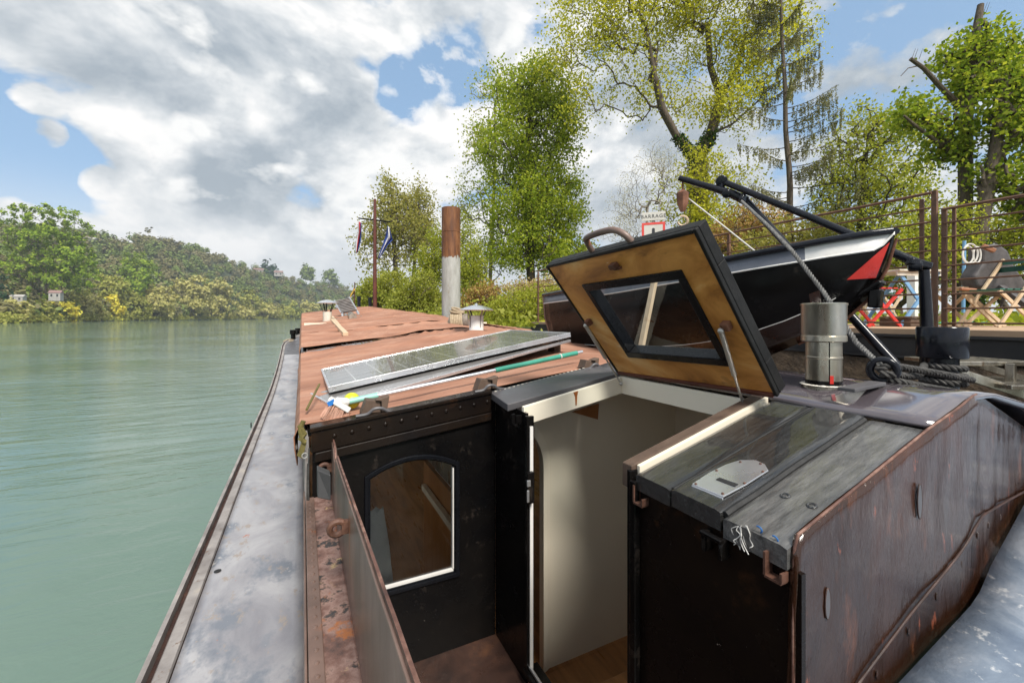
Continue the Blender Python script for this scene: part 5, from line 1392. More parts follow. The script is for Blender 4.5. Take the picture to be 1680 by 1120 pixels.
R_ = np.random.default_rng
DENS, LSZ = 2.5, .72
# dense tall tree behind the mooring pile
rg_ = R_(1); D_ = 32
tg = crown_points(blobs_px([(870, 150, 62, 58), (862, 250, 82, 80), (872, 340, 85, 80), (880, 410, 80, 45), (905, 200, 45, 70)], D_), 900, rg_, .5, -.16, .55, 3)
tree('tall_tree', 'tall dense bright green tree behind the rusty topped mooring pile', at_d(872, 545, D_), trunk_px([(872, 548), (873, 480), (868, 400), (866, 300), (868, 200), (870, 130)], D_), tg, L['lush'], M['bark_dark'], rg_, .34, .21, 62, .46, up=.3)
rg_ = R_(2); D_ = 36
tg = crown_points(blobs_px([(790, 230, 32, 55), (775, 330, 30, 55), (800, 150, 28, 40), (945, 330, 18, 60), (935, 140, 22, 40), (800, 420, 40, 40)], D_), 260, rg_, .6, -.05, .5, 5)
tree('sparse_tree', 'thin sparse pale leaved tree at the left flank of the tall dense tree', at_d(800, 545, D_), trunk_px([(805, 548), (804, 470), (808, 380), (812, 280), (812, 180)], D_), tg, L['lime'], M['bark_pale'], rg_, .16, .20, 14, .45)
# poplars behind the mast
rg_ = R_(3); D_ = 70
tg = crown_points(blobs_px([(640, 345, 30, 52), (655, 380, 52, 62), (625, 400, 38, 50), (640, 310, 16, 24)], D_), 380, rg_, .55, -.12, .3, 2)
tree('poplar_tree', 'rounded poplar standing directly behind the mast and its flags', at_d(650, 540, D_), trunk_px([(652, 545), (652, 480), (648, 420), (644, 350), (642, 310)], D_), tg, L['poplar'], M['bark'], rg_, .40, .42, 24, .8)
rg_ = R_(4)
tg = crown_points(blobs_px([(688, 340, 22, 42), (692, 390, 34, 55), (686, 306, 10, 16)], D_ + 3), 230, rg_, .55, -.12, .3, 7)
tree('poplar_tree', 'narrower poplar just left of the rusty topped mooring pile', at_d(680, 540, D_ + 3), trunk_px([(672, 545), (676, 470), (684, 400), (687, 340), (687, 305)], D_ + 3), tg, L['poplar'], M['bark'], rg_, .30, .42, 24, .8)
# willow bushes at the water
def bush(name, label, blobs, d, n, mat, rng, leaf, nleaf, spread, bark=None, base_px=None, up=.2):
    bl = blobs_px(blobs, d); tg = crown_points(bl, n, rng, .55)
    bp = at_d(*(base_px or (blobs[0][0], 545)), d); bp = Vector((bp.x, bp.y, max(bp.z, -1.6)))
    tr = [np.array(bp), np.array(bp) + np.array([.05, .05, .35]), np.array(bp) + np.array([.0, .1, .8])]
    return tree(name, label, bp, tr, tg, mat, bark or M['bark'], rng, .10, leaf, nleaf, spread, rtip=.008, up=up, k=4)
bush('willow_bush', 'big pale green willow bush right behind the bow and the mast foot', [(640, 490, 48, 45), (610, 500, 28, 36), (600, 510, 22, 26)], 30, 420, L['willow'], R_(5), .17, 40, .26)
bush('willow_bush', 'olive green willow bush between the mast and the mooring pile', [(692, 492, 38, 44), (668, 508, 34, 30)], 27, 360, L['willow'], R_(6), .16, 40, .24)
bush('willow_bush', 'bright lime bush seen just above the willows left of the mooring pile', [(715, 425, 30, 45), (705, 455, 30, 30)], 38, 260, L['lime'], R_(7), .22, 30, .35)
bush('shrub', 'lime green shrub right of the mooring pile below the tall tree', [(775, 450, 26, 50), (790, 480, 22, 40)], 26, 240, L['lime'], R_(8), .16, 26, .28)
bush('shrub', 'russet twiggy shrub at the water right of the mooring pile', [(800, 490, 30, 24), (775, 500, 18, 16)], 21, 200, L['russet'], R_(9), .11, 24, .2)
bush('shrub', 'wide yellow green shrub left of the dinghy stern', [(860, 510, 52, 34), (830, 520, 36, 26), (890, 500, 40, 30)], 15, 520, L['lime'], R_(10), .075, 34, .14)
bush('shrub', 'dry reddish brown brush top above the yellow green shrub by the dinghy', [(868, 478, 42, 16), (905, 470, 22, 14)], 17, 260, L['dry'], R_(11), .09, 22, .13)
# the big forked tree with ivy
rg_ = R_(12); D_ = 27
blb = [(1000, 60, 100, 85), (1130, 30, 130, 90), (1230, 90, 90, 110), (930, 90, 45, 60), (1040, -60, 140, 90), (1200, -60, 150, 90), (1180, 180, 80, 45), (1060, 150, 55, 55), (960, 170, 45, 40), (1280, 20, 70, 90), (1100, 330, 42, 60), (1200, 320, 45, 60)]
tg = crown_points(blobs_px(blb, D_), 1150, rg_, .7, -.25, .35, 4)
trk = trunk_px([(1150, 545), (1150, 450), (1148, 360), (1146, 300), (1142, 262)], D_)
lim1 = trunk_px([(1110, 225, -.5), (1086, 180, -1), (1075, 130, -1.5), (1062, 60, -1.5)], D_); lim2 = trunk_px([(1166, 220, .5), (1182, 160, 1), (1165, 110, 1.2), (1160, 40, 1)], D_); lim3 = trunk_px([(1205, 120, 1.8), (1222, 60, 2)], D_)
lim4 = trunk_px([(1200, 205, 0), (1245, 165, -.5)], D_)
nodes0 = trk + lim1 + lim2 + lim3 + lim4
_grow = grow
def grow_forked(trunk, targets, rng, up=.5, jit=.06, seg=3):
    nodes = [np.array(p, float) for p in nodes0]
    par = [-1, 0, 1, 2, 3] + [4, 5, 6, 7] + [4, 9, 10, 11] + [10, 13] + [9, 15]
    for ti in np.argsort(np.min(np.linalg.norm(targets[:, None] - np.array(nodes)[None], axis=2), axis=1)):
        t = targets[ti]; N = np.array(nodes); dv = t - N; d = np.linalg.norm(dv, axis=1); hz_ = np.linalg.norm(dv[:, :2], axis=1)
        kx = int(np.argmin(d + up * np.maximum(0, hz_ * .55 - dv[:, 2]))); p0 = N[kx]; L_ = d[kx]; prev = kx; ns = 1 if L_ < .5 else 4
        for s_ in range(1, ns + 1):
            f = s_ / ns; q_ = p0 + (t - p0) * f
            if s_ < ns: q_ = q_ + rng.normal(size=3) * L_ * jit + np.array([0, 0, L_ * .05 * sin(pi * f)])
            nodes.append(q_); par.append(prev); prev = len(nodes) - 1
    return np.array(nodes), np.array(par)
grow = grow_forked
tree('forked_tree', 'large forked tree with sparse golden young leaves and ivy on its trunk', at_d(1150, 548, D_), nodes0, tg, L['gold'], M['bark'], rg_, .50, .18, 42, .50, ivy=(2.0, 12.5, 420, .20, L['ivy']), rtip=.010, power=.74, jit=.035, up=.9)
grow = _grow
bush('ivy_bush', 'golden green climbing foliage round the foot of the forked tree', [(1150, 300, 42, 62), (1155, 380, 50, 50), (1215, 400, 60, 40)], 25.5, 420, L['gold'], R_(13), .17, 26, .30, base_px=(1150, 545))
bush('russet_shrub', 'russet leaved shrub behind the davit boom', [(1240, 370, 60, 28), (1180, 400, 40, 30)], 22, 220, L['russet'], R_(14), .15, 22, .25, base_px=(1240, 545))
# pale bare small tree behind the sign
rg_ = R_(15); D_ = 24
tg = crown_points(blobs_px([(1060, 310, 50, 60), (1030, 350, 42, 40), (1090, 270, 34, 46), (1020, 385, 40, 20)], D_), 900, rg_, .6, -.1, .6, 9)
tree('bare_tree', 'small pale bare branched tree behind the barrage sign', at_d(1060, 545, D_), trunk_px([(1062, 548), (1058, 470), (1060, 400), (1062, 340)], D_), tg, L['blossom'], M['bark_pale'], rg_, .085, .06, 9, .20, rtip=.0035, jit=.03, power=.6)
# conifer
rg_ = R_(16); D_ = 25
root = thing('conifer_tree', at_d(1306, 548, D_), 'tall thin conifer with hanging sparse twigs right of the forked tree', 'tree')
cb_ = np.array(at_d(1306, 548, D_)); ctop = np.array(at_d(1272, -180, D_))
A, B, ra, rb, LP = [], [], [], [], []
prevp = cb_
for i in range(24):
    f = (i + 1) / 24; q_ = cb_ + (ctop - cb_) * f + np.array([.04 * sin(i), .04 * cos(i * 1.3), 0]); A.append(prevp); B.append(q_); ra.append(.25 * (1 - (i / 24) * .9)); rb.append(.25 * (1 - f * .9)); prevp = q_
for i in range(120):
    f = .16 + .83 * (i + rg_.random()) / 78; p0 = cb_ + (ctop - cb_) * f; an = rg_.random() * 2 * pi; ln = (3.5 * (1 - f) + .7) * rg_.uniform(.7, 1.15)
    pv = p0; dirv = np.array([cos(an), sin(an), .12])
    for s_ in range(7):
        q_ = pv + (dirv + np.array([0, 0, -.22 + .10 * s_])) * ln / 7; A.append(pv); B.append(q_); ra.append(.030 * (1 - s_ / 8)); rb.append(.030 * (1 - (s_ + 1) / 8))
        if s_ >= 1:
            for h_ in range(7):
                st_ = pv + (q_ - pv) * rg_.random(); le = rg_.uniform(.25, 1.0) * (.5 + .5 * (s_ / 6)); k_ = int(le / .022)
                tt = rg_.random(k_)[:, None]; LP.append(st_ + np.array([0, 0, -le]) * tt + rg_.normal(size=(k_, 3)) * .026)
        pv = q_
limb_mesh('trunk', A, B, ra, rb, 6, M['bark'], root, root.location)
np_mesh('crown', leaf_quads(np.concatenate(LP), .06, rg_), 4, L['spruce'], root, root.location)
# round tree behind the terrace
rg_ = R_(17); D_ = 24
tg = crown_points(blobs_px([(1425, 300, 92, 105), (1430, 220, 62, 55), (1370, 330, 45, 75), (1490, 330, 45, 70), (1420, 380, 90, 45)], D_), 720, rg_, .55, -.14, .6, 6)
tree('round_tree', 'rounded yellow green tree behind the rusty railing', at_d(1412, 548, D_), trunk_px([(1412, 548), (1412, 460), (1413, 400), (1412, 330), (1420, 250)], D_), tg, L['lime'], M['bark_dark'], rg_, .22, .16, 24, .32)
# maple pair at the terrace
rg_ = R_(18); D_ = 14
mb1 = [(1560, 110, 26, 26), (1600, 95, 40, 28), (1625, 130, 45, 32), (1590, 150, 40, 24), (1530, 205, 42, 26), (1500, 190, 26, 20), (1620, 60, 30, 18), (1560, 245, 36, 22), (1650, 90, 30, 26)]
tg = crown_points(blobs_px(mb1, D_), 230, rg_, .6, -.2, .9, 2)
tree('maple_tree', 'maple with a broken bare top and snapped limb, left of the pair by the terrace', at_d(1578, 548, D_), trunk_px([(1576, 548), (1580, 420), (1584, 330), (1584, 260), (1586, 180), (1594, 100), (1604, 30), (1609, 8)], D_), tg, L['maple'], M['bark'], rg_, .19, .15, 40, .26, power=.36)
sn = MB(); mt = S.collection.objects['maple_tree']
sn.tube([at_d(1586, 185, D_), at_d(1545, 145, D_ - .2), at_d(1515, 112, D_ - .4), at_d(1494, 97, D_ - .5)], [.10, .075, .06, .055], 9); sn.tube([at_d(1508, 108, D_ - .4), at_d(1490, 112, D_ - .5), at_d(1478, 125, D_ - .5)], [.02, .014, .010], 6); sn.tube([at_d(1584, 260, D_), at_d(1540, 235, D_ - .3), at_d(1500, 205, D_ - .6), at_d(1483, 190, D_ - .7)], [.07, .06, .045, .03], 8)
for px in (1496, 1500, 1508, 1614, 1618): sn.tube([at_d(px, 97 if px < 1600 else 20, D_ - .4), at_d(px + 6, 80 if px < 1600 else 4, D_ - .4)], [.008, .004], 4)
sn.tube([at_d(1594, 100, D_), at_d(1604, 40, D_), at_d(1609, 8, D_)], [.13, .11, .085], 10)
sn.build('broken_limb', M['bark'], mt, smooth=True)
rg_ = R_(19); D_ = 13
mb2 = [(1650, 170, 36, 40), (1670, 240, 40, 36), (1640, 210, 26, 24), (1625, 285, 30, 22), (1665, 300, 44, 26), (1690, 150, 40, 60), (1700, 330, 40, 40), (1650, 120, 30, 26), (1610, 250, 22, 18), (1720, 230, 50, 70)]
tg = crown_points(blobs_px(mb2, D_), 250, rg_, .6, -.2, .9, 8)
tree('maple_tree', 'leafier maple with a leaning trunk at the right edge by the terrace', at_d(1600, 548, D_), trunk_px([(1598, 548), (1606, 400), (1618, 320), (1632, 250), (1644, 180), (1650, 130)], D_), tg, L['maple'], M['bark'], rg_, .18, .145, 40, .25, power=.36, ivy=(.2, 2.3, 300, .06, L['ivy']))
# hedges behind the terrace
bush('shrub', 'bright leafy shrub behind the blue table on the terrace', [(1480, 430, 70, 60), (1540, 400, 60, 70), (1430, 440, 50, 50)], 13, 620, L['lime'], R_(20), .095, 26, .17, base_px=(1480, 545))
bush('shrub', 'leafy lime shrub at the right edge behind the terrace chairs', [(1660, 400, 60, 70), (1620, 440, 40, 50), (1700, 380, 50, 90)], 15, 480, L['lime'], R_(21), .11, 26, .2, base_px=(1660, 545))
bush('shrub', 'olive bush behind the dinghy under the conifer', [(1320, 400, 70, 50), (1270, 420, 60, 40), (1360, 430, 50, 50)], 18, 420, L['poplar'], R_(22), .13, 24, .22, base_px=(1320, 545))
bush('shrub', 'low yellow bush beyond the railing between the shrubs', [(1585, 430, 40, 60), (1600, 470, 50, 30)], 19, 300, L['willow'], R_(23), .13, 22, .22, base_px=(1585, 545))

# far bank: single trees and shrubs along the water
FAR = [  # px, top, width, bottom, kind, label
    (75, 333, 150, 512, 'far_green', 'big broad green tree at the far left bank before the hill', 'tree'),
    (222, 410, 62, 505, 'far_green', 'upright green tree on the far bank below the hillside houses', 'tree'),
    (4, 450, 30, 515, 'conifer', 'dark conifer at the left edge of the far bank', 'tree'),
    (25, 491, 60, 531, 'far_pale', 'brownish pale shrub at the left end of the far shore', 'bush'),
    (66, 493, 50, 531, 'far_olive', 'low green yellow shrub under the big far bank tree', 'bush'),
    (106, 489, 48, 530, 'far_yellow', 'brightest yellow shrub on the far shore right of the big tree', 'bush'),
    (146, 488, 52, 529, 'far_pale', 'pale olive shrub between the two yellow shrubs on the far shore', 'bush'),
    (187, 484, 34, 528, 'far_yellow', 'smaller yellow shrub on the far shore under the upright tree', 'bush'),
    (218, 478, 52, 528, 'far_olive', 'light green shrub on the far shore below the upright tree', 'bush'),
    (128, 472, 50, 515, 'far_olive', 'olive bush behind the yellow shrub of the far shore', 'bush'),
    (258, 464, 66, 528, 'far_pale', 'pale spreading willow on the far shore', 'tree'),
    (318, 448, 72, 526, 'far_pale', 'tall pale yellow willow on the far shore, tallest of its row', 'tree'),
    (362, 458, 54, 526, 'far_pale', 'pale willow right of the tallest far shore willow', 'tree'),
    (412, 475, 40, 518, 'far_olive', 'round light green tree set back on the far shore', 'tree'),
    (396, 500, 50, 526, 'far_pale', 'low pale shrub under the round light green tree', 'bush'),
    (440, 494, 44, 525, 'far_pale', 'dull pale shrub further along the far shore', 'bush'),
    (474, 496, 40, 525, 'far_olive', 'last olive shrub of the far shore before the barge bow', 'bush'),
    (505, 494, 36, 524, 'far_pale', 'faint pale shrub behind the roof of the barge bow', 'bush'),
    (535, 490, 40, 524, 'far_olive', 'faint olive tree beyond the small chimney on the barge', 'tree'),
    (180, 445, 60, 512, 'far_olive', 'olive tree between the big tree and the upright tree', 'tree'),
    (152, 366, 40, 425, 'hill1', 'green tree at the top of the hill beside the big tree', 'tree'),
    (240, 378, 44, 424, 'hill2', 'brown crowned tree on the hill skyline', 'tree'),
    (275, 386, 40, 430, 'hill2', 'brown tree on the hill skyline right of the first brown crown', 'tree'),
    (318, 395, 50, 440, 'hill1', 'rounded green tree on the hill skyline', 'tree'),
    (346, 408, 32, 446, 'hill2', 'last tall brown tree where the hill skyline drops', 'tree'),
    (436, 428, 14, 455, 'conifer', 'dark conifer on the skyline left of the far houses', 'tree'),
    (449, 436, 9, 456, 'conifer', 'small dark conifer on the skyline right of the taller one', 'tree'),
    (501, 432, 8, 460, 'hill1', 'slim poplar sticking out of the far skyline', 'tree'),
    (509, 437, 8, 462, 'hill1', 'shorter slim poplar beside the skyline poplar', 'tree'),
    (540, 442, 30, 468, 'hill1', 'round tree on the far skyline near the bow', 'tree'),
]
for i, (px, top, w, bot, kind, label, cat) in enumerate(FAR):
    rg_ = R_(100 + i)
    sky_ = bot < 480
    D_ = shore_d(px) + (198 if sky_ else 5 + (530 - bot) * .9)
    s_ = D_ / 700; rx = w / 2; ry = (bot - top) / 2
    cy = (top + bot) / 2
    if kind == 'conifer': bl = [(px, bot - ry * .5, rx, ry * .6), (px, cy, rx * .7, ry * .7), (px, top + ry * .5, rx * .35, ry * .6)]
    elif w > 120: bl = [(px - 20, 400, 58, 50), (px + 5, 375, 55, 42), (px + 35, 450, 42, 42), (px - 45, 450, 40, 42), (px, 450, 50, 40), (px + 45, 420, 32, 34)]
    else: bl = [(px + rg_.uniform(-.3, .3) * rx, cy + rg_.uniform(-.2, .2) * ry, rx * .75, ry * .75) for _ in range(3)] + [(px, bot - ry * .6, rx * .9, ry * .55), (px, top + ry * .6, rx * .6, ry * .6)]
    bb = blobs_px(bl, D_); n = int(max(26, min(900, w * (bot - top) / 26)))
    tg = crown_points(bb, n, rg_, .45)
    bs_ = at_d(px, bot, D_); bs_.z -= .4
    trk = [np.array(bs_), np.array(bs_) + np.array([0, 0, ry * s_ * .5]), np.array(bs_) + np.array([.2, 0, ry * s_ * 1.1])]
    tree('far_' + ('tree' if cat == 'tree' else 'bush'), label, bs_, trk, tg, L[kind], M['bark'], rg_, .012 * ry * s_ + .1, max(.5, 3.4 * s_), 34, max(.45, 2.4 * s_), rtip=.05, k=4, radial=[b[0] for b in bb])
# hillside wood
rg_ = R_(77); C = []; C2 = []
for i in range(1700):
    px = rg_.uniform(-320, 760); t = rg_.uniform(.04, .86) ** 1.0
    p = np.array(hill_pt(px, t)); h = rg_.uniform(7, 13); n = 110
    v = rg_.normal(size=(n, 3)); v /= np.linalg.norm(v, axis=1)[:, None]; v *= (rg_.random(n) ** .35)[:, None]
    q_ = p + np.array([0, 0, h * .55]) + v * np.array([h * .55, h * .55, h * .5])
    (C if rg_.random() < .5 else C2).append(shell_quads(q_, np.array([p + np.array([0, 0, h * .4])]), 1.9, rg_, .35))
for CC, kind, nm, lab in ((C, 'hill1', 'hillside_wood', 'green woodland covering the hill behind the far shore'), (C2, 'hill2', 'hillside_wood', 'brownish budding woodland mixed over the far hill')):
    CC = np.concatenate(CC); o = np_mesh(nm, CC, 4, L[kind], None, (0, 0, 0)); tag(o, lab, 'woodland', None, 'stuff')
# scrub along the far waterline
C = []
for i in range(420):
    px = rg_.uniform(-300, 620); D_ = shore_d(px) + rg_.uniform(.5, 12); p = np.array(at_d(px, 521, D_)); p[2] = -1.7; n = 60
    h = rg_.uniform(1.2, 3.0); C.append(p + rg_.normal(size=(n, 3)) * np.array([h * .7, h * .7, h * .45]) + np.array([0, 0, h * .5]))
o = np_mesh('shore_scrub', leaf_quads(np.concatenate(C), .9, rg_), 4, L['far_olive'], None, (0, 0, 0)); tag(o, 'low scrub along the waterline of the far shore', 'scrub', None, 'stuff')
# right bank grass and ground cover
C = []
for i in range(900):
    y = rg_.uniform(-1, 48); s_ = rg_.uniform(.5, 14)
    if y < 10.2 and s_ < 4.4: s_ += 4.2
    p = np.array([bank_x(y) + s_, y, -.32 + .02 * s_]); n = 26
    C.append(p + rg_.normal(size=(n, 3)) * np.array([.3, .3, .09]) + np.array([0, 0, .08]))
o = np_mesh('ground_cover', leaf_quads(np.concatenate(C), .13, rg_), 4, L['lime'], None, (0, 0, 0)); tag(o, 'low green ground cover on the right bank', 'grass', None, 'stuff')
C = []
for i in range(260):
    y = rg_.uniform(8, 45); s_ = rg_.uniform(.0, 2.2); p = np.array([bank_x(y) + s_, y, -1.2 + .4 * s_]); n = 60
    C.append(p + rg_.normal(size=(n, 3)) * np.array([.35, .35, .38]) + np.array([0, 0, .3]))
o = np_mesh('bank_scrub', leaf_quads(np.concatenate(C), .12, rg_), 4, L['willow'], None, (0, 0, 0)); tag(o, 'low olive scrub hanging over the waterline of the right bank', 'scrub', None, 'stuff')
# right bank wood further along and behind
for i, (px, top, w, D_, kind, lab) in enumerate(((760, 330, 60, 60, 'lime', 'hazy yellow green tree far behind the mooring pile'), (960, 400, 70, 55, 'poplar', 'olive tree far behind the left half of the hatch'), (1010, 430, 60, 48, 'willow', 'pale bush far behind the hatch handle'))):
    rg_ = R_(200 + i); ry = (540 - top) / 2
    tg = crown_points(blobs_px([(px, top + ry * .6, w * .42, ry * .6), (px, top + ry, w * .5, ry * .8), (px + 8, top + ry * 1.4, w * .45, ry * .5)], D_), 240, rg_, .55, -.1, .4, i)
    tree('bank_tree', lab, at_d(px, 546, D_), trunk_px([(px, 548), (px, 480), (px + 2, top + ry)], D_), tg, L[kind], M['bark'], rg_, .2, .34, 18, .6)

# houses on the far side
def house(px, py, w, h, d, label, roofm):
    c = at_d(px, py, d); s_ = d / 700; W_, H_ = w * s_, h * s_
    t = thing('house', c, label, 'house')
    MB().box((c.x - W_ / 2, c.y - W_ * .4, c.z - 1.5), (c.x + W_ / 2, c.y + W_ * .4, c.z + H_ * .6)).build('wall', M['render'], t)
    r = MB(); e_ = W_ * .06; r.prism([(c.x - W_ / 2 - e_, c.y - W_ * .45, c.z + H_ * .6 + .01), (c.x - W_ / 2 - e_, c.y + W_ * .45, c.z + H_ * .6 + .01), (c.x - W_ / 2 - e_, c.y, c.z + H_)], (W_ + 2 * e_, 0, 0)); r.build('roof', roofm, t)
    for k in (-.25, .25): MB().box((c.x + k * W_ - W_ * .08, c.y - W_ * .4 - .05, c.z + H_ * .12), (c.x + k * W_ + W_ * .08, c.y - W_ * .4 - .005, c.z + H_ * .45)).build('window', M['darkpane'], t)
house(30, 493, 15, 10, 170, 'small white house at the left edge behind the far shore shrubs', M['render'])
house(92, 488, 14, 12, 188, 'pink roofed house behind the big far bank tree', M['stone_roof'])
house(146, 398, 16, 9, 400, 'pale house high on the hill by the green skyline tree', M['render'])
house(262, 404, 14, 9, 520, 'small pale house on the hill under the brown crowned trees', M['render'])
house(424, 448, 14, 8, 660, 'pale house on the far skyline left of the conifers', M['stone_roof'])
house(457, 452, 12, 8, 700, 'red roofed house on the far skyline right of the conifers', M['stone_roof'])

# ---------------------------------------------------------------- mooring pile
pb = at_d(740, 545, 14.6); ptop = at_d(740, 342, 14.6); pmid = at_d(740, 419, 14.6); pr_ = .315
pil = thing('mooring_pile', (pb.x, pb.y, -2.6), 'thick mooring pile, grey below and rusty brown on top, beside the barge', 'mooring pile')
MB().lathe((pb.x, pb.y, 0), [(pr_, -4), (pr_, pmid.z - .002)], 40).build('shaft', M['pile_grey'], pil, smooth=True)
u = MB(); u.grid([[(pb.x + (pr_ + .003) * cos(2 * pi * k / 72), pb.y + (pr_ + .003) * sin(2 * pi * k / 72), pmid.z + .01 - (.10 + .16 * nz(cos(2 * pi * k / 72) * 5, sin(2 * pi * k / 72) * 5, 2) + .12 * nz(k * .9, 4)) * (1 - j)) for k in range(73)] for j in (0, 1)]); u.lathe((pb.x, pb.y, 0), [(pr_ + .004, pmid.z), (pr_ + .004, pmid.z + .78), (pr_ + .012, pmid.z + .785), (pr_ + .012, pmid.z + .80), (pr_ + .003, pmid.z + .805), (pr_ + .003, ptop.z), (pr_ - .02, ptop.z), (pr_ - .02, ptop.z - .2), (0, ptop.z - .21)], 40); u.build('sleeve', M['pile_rust'], pil, smooth=True)

# ---------------------------------------------------------------- barrage sign
sd_ = 9.0; sg = thing('warning_sign', at_d(1072, 545, sd_), 'white and red warning sign with the word BARRAGE seen above the hatch', 'sign')
sx = (ray(1090, 380) - ray(1055, 378)); n_ = Vector((sx.y, -sx.x, 0)).normalized(); ax_ = Vector((sx.x, sx.y, 0)).normalized(); cS = at_d(1072, 372, sd_)
ax_ = (ax_ * 1.0 + n_ * .35).normalized(); n_ = Vector((ax_.y, -ax_.x, 0))
def sp_pt(u, v, o=0): return cS + ax_ * u + Vector((0, 0, v)) + n_ * o
def splate(mb, u0, u1, v0, v1, o0, o1): mb.hexa([sp_pt(u0, v0, o0), sp_pt(u1, v0, o0), sp_pt(u1, v0, o1), sp_pt(u0, v0, o1), sp_pt(u0, v1, o0), sp_pt(u1, v1, o0), sp_pt(u1, v1, o1), sp_pt(u0, v1, o1)])
m_ = MB(); splate(m_, -.24, .24, .13, .31, 0, .02); m_.build('name_board', M['sign_white'], sg, bevel=.004)
m_ = MB(); splate(m_, -.235, .235, -.38, .09, 0, .02); wpn = m_.build('warning_board', M['sign_white'], sg, bevel=.004)
m_ = MB(); splate(m_, -.235, .235, .04, .088, .021, .024); splate(m_, -.235, .235, -.38, -.335, .021, .024); splate(m_, -.235, -.188, -.334, .039, .021, .024); splate(m_, .188, .235, -.334, .039, .021, .024); m_.build('red_border', M['sign_red'], wpn)
m_ = MB(); m_.prism([sp_pt(.03 * cos(2 * pi * k / 16), (-.06 if sin(2 * pi * k / 16 + .01) > 0 else -.20) + .03 * sin(2 * pi * k / 16), .021) for k in range(16)], n_ * .003); m_.build('symbol_bar', M['sign_black'], wpn)
m_ = MB(); m_.tube([sp_pt(0, -.9, -.04), sp_pt(0, .28, -.04)], .035, 12); m_.tube([sp_pt(0, -3.2, -.04), sp_pt(0, -.9, -.04)], .035, 12); m_.build('post', M['galv'], sg)
cu = bpy.data.curves.new('lettering', 'FONT'); cu.body = 'BARRAGE'; cu.size = .105; cu.align_x = 'CENTER'; cu.align_y = 'CENTER'; cu.extrude = .001; cu.space_character = 1.15
to = bpy.data.objects.new('lettering_curve', cu); link(to); bpy.context.view_layer.update()
me = bpy.data.meshes.new_from_object(to.evaluated_get(bpy.context.evaluated_depsgraph_get())); bpy.data.objects.remove(to)
me.materials.append(M['sign_black']); lo = bpy.data.objects.new('lettering', me); link(lo); lo.parent = sg
lo.matrix_local = Matrix.Translation(sp_pt(0, .215, .0225) - sg.location) @ Matrix((ax_, (0, 0, 1), n_)).transposed().to_4x4()

# ---------------------------------------------------------------- terrace, railings, furniture
TZ = -.109
te = thing('terrace', (6.5, 2, TZ), 'raised timber terrace with a dark steel edge beam along the bank', 'terrace')
m_ = MB(); m_.box((5.22, -6, TZ - .05), (8.6, 9.5, TZ)); m_.build('floor', M['terrace'], te)
m_ = MB(); m_.box((5.20, -6, TZ - .28), (5.30, 9.5, TZ - .052)); m_.box((5.17, -6, TZ - .075), (5.20, 9.5, TZ - .05)); m_.box((5.17, -6, TZ - .28), (5.20, 9.5, TZ - .26)); m_.build('edge_beam', M['darksteel'], te)
for y in (-3, 0.2, 3.5, 7): MB().box((5.5, y - .08, -2.6), (5.66, y + .08, TZ - .055)).build('leg', M['darksteel'], te)
def railing(name, label, y0, y1, top, n, posts):
    t = thing(name, (5.3, y0, TZ), label, 'railing')
    for i in range(n):
        z = TZ + .06 + (top - TZ - .06) * i / (n - 1)
        r = MB(); r.tube([(5.3 + .006 * nz(y * 2, i), y, z + .006 * nz(y * 1.4, i, 3)) for y in np.linspace(y0, y1, 14)], .0085 if i < n - 1 else .014, 6); r.build('rail', M['railrust'], t, smooth=True)
    for y, h, w in posts:
        MB().box((5.3 - w / 2 + .03, y - w / 2, TZ), (5.3 + w / 2 + .03, y + w / 2, h + .004)).build('post', M['railrust'], t, bevel=.003)
pY = lambda px: 5.3 * (lambda r: r.y / r.x)(ray(px, 500))
railing('railing', 'long rust brown railing along the terrace left of the gate gap', pY(1528), 9.4, 1.17, 10, [(pY(1531), 1.19, .04), (pY(1510) , 1.13, .03), (4.0, 1.15, .035), (6.4, 1.15, .035), (9.35, 1.15, .035)])
railing('railing', 'rust brown railing right of the gate gap before the wooden chairs', -2.5, pY(1548), 1.0, 9, [(pY(1547), 1.01, .035), (pY(1563), .99, .025), (.3, 1.0, .03), (-1.0, 1.0, .03)])

def xlegs(mb, c, ax, w, h, dep, thick):
    """two crossed leg pairs under a seat or table; ax along the crossing direction"""
    ax = Vector(ax).normalized(); sd = Vector((-ax.y, ax.x, 0))
    for s_ in (-1, 1):
        o = sd * (dep / 2 * s_)
        mb.bar(c + o - ax * w / 2, c + o + ax * w / 2 + Vector((0, 0, h)), thick, thick * .5, up=sd); mb.bar(c + o * .93 + ax * w / 2, c + o * .93 - ax * w / 2 + Vector((0, 0, h)), thick, thick * .5, up=sd)
    return ax, sd
CR = Vector((CF, -SF, 0))                    # across the view
def fold_table(label, px, dpt, w, h, legm, topm, ang=0.0, dep=.5):
    c = at_d(px, 530, dpt); c.z = TZ; ax = (CR * cos(ang) + Vector((SF, CF, 0)) * sin(ang))
    t = thing('folding_table', c, label, 'table'); m_ = MB(); ax, sd = xlegs(m_, c, ax, w * .85, h - .03, dep, .04); m_.build('legs', legm, t)
    m_ = MB(); m_.bar(c + Vector((0, 0, h - .012)) - ax * w / 2, c + Vector((0, 0, h - .012)) + ax * w / 2, dep * 1.15, .024); m_.build('tabletop', topm, t, bevel=.004)
    m_ = MB(); m_.bar(c + Vector((0, 0, h - .05)) - ax * w / 2 - sd * dep * .5, c + Vector((0, 0, h - .05)) + ax * w / 2 - sd * dep * .5, .02, .05); m_.build('apron', topm, t)
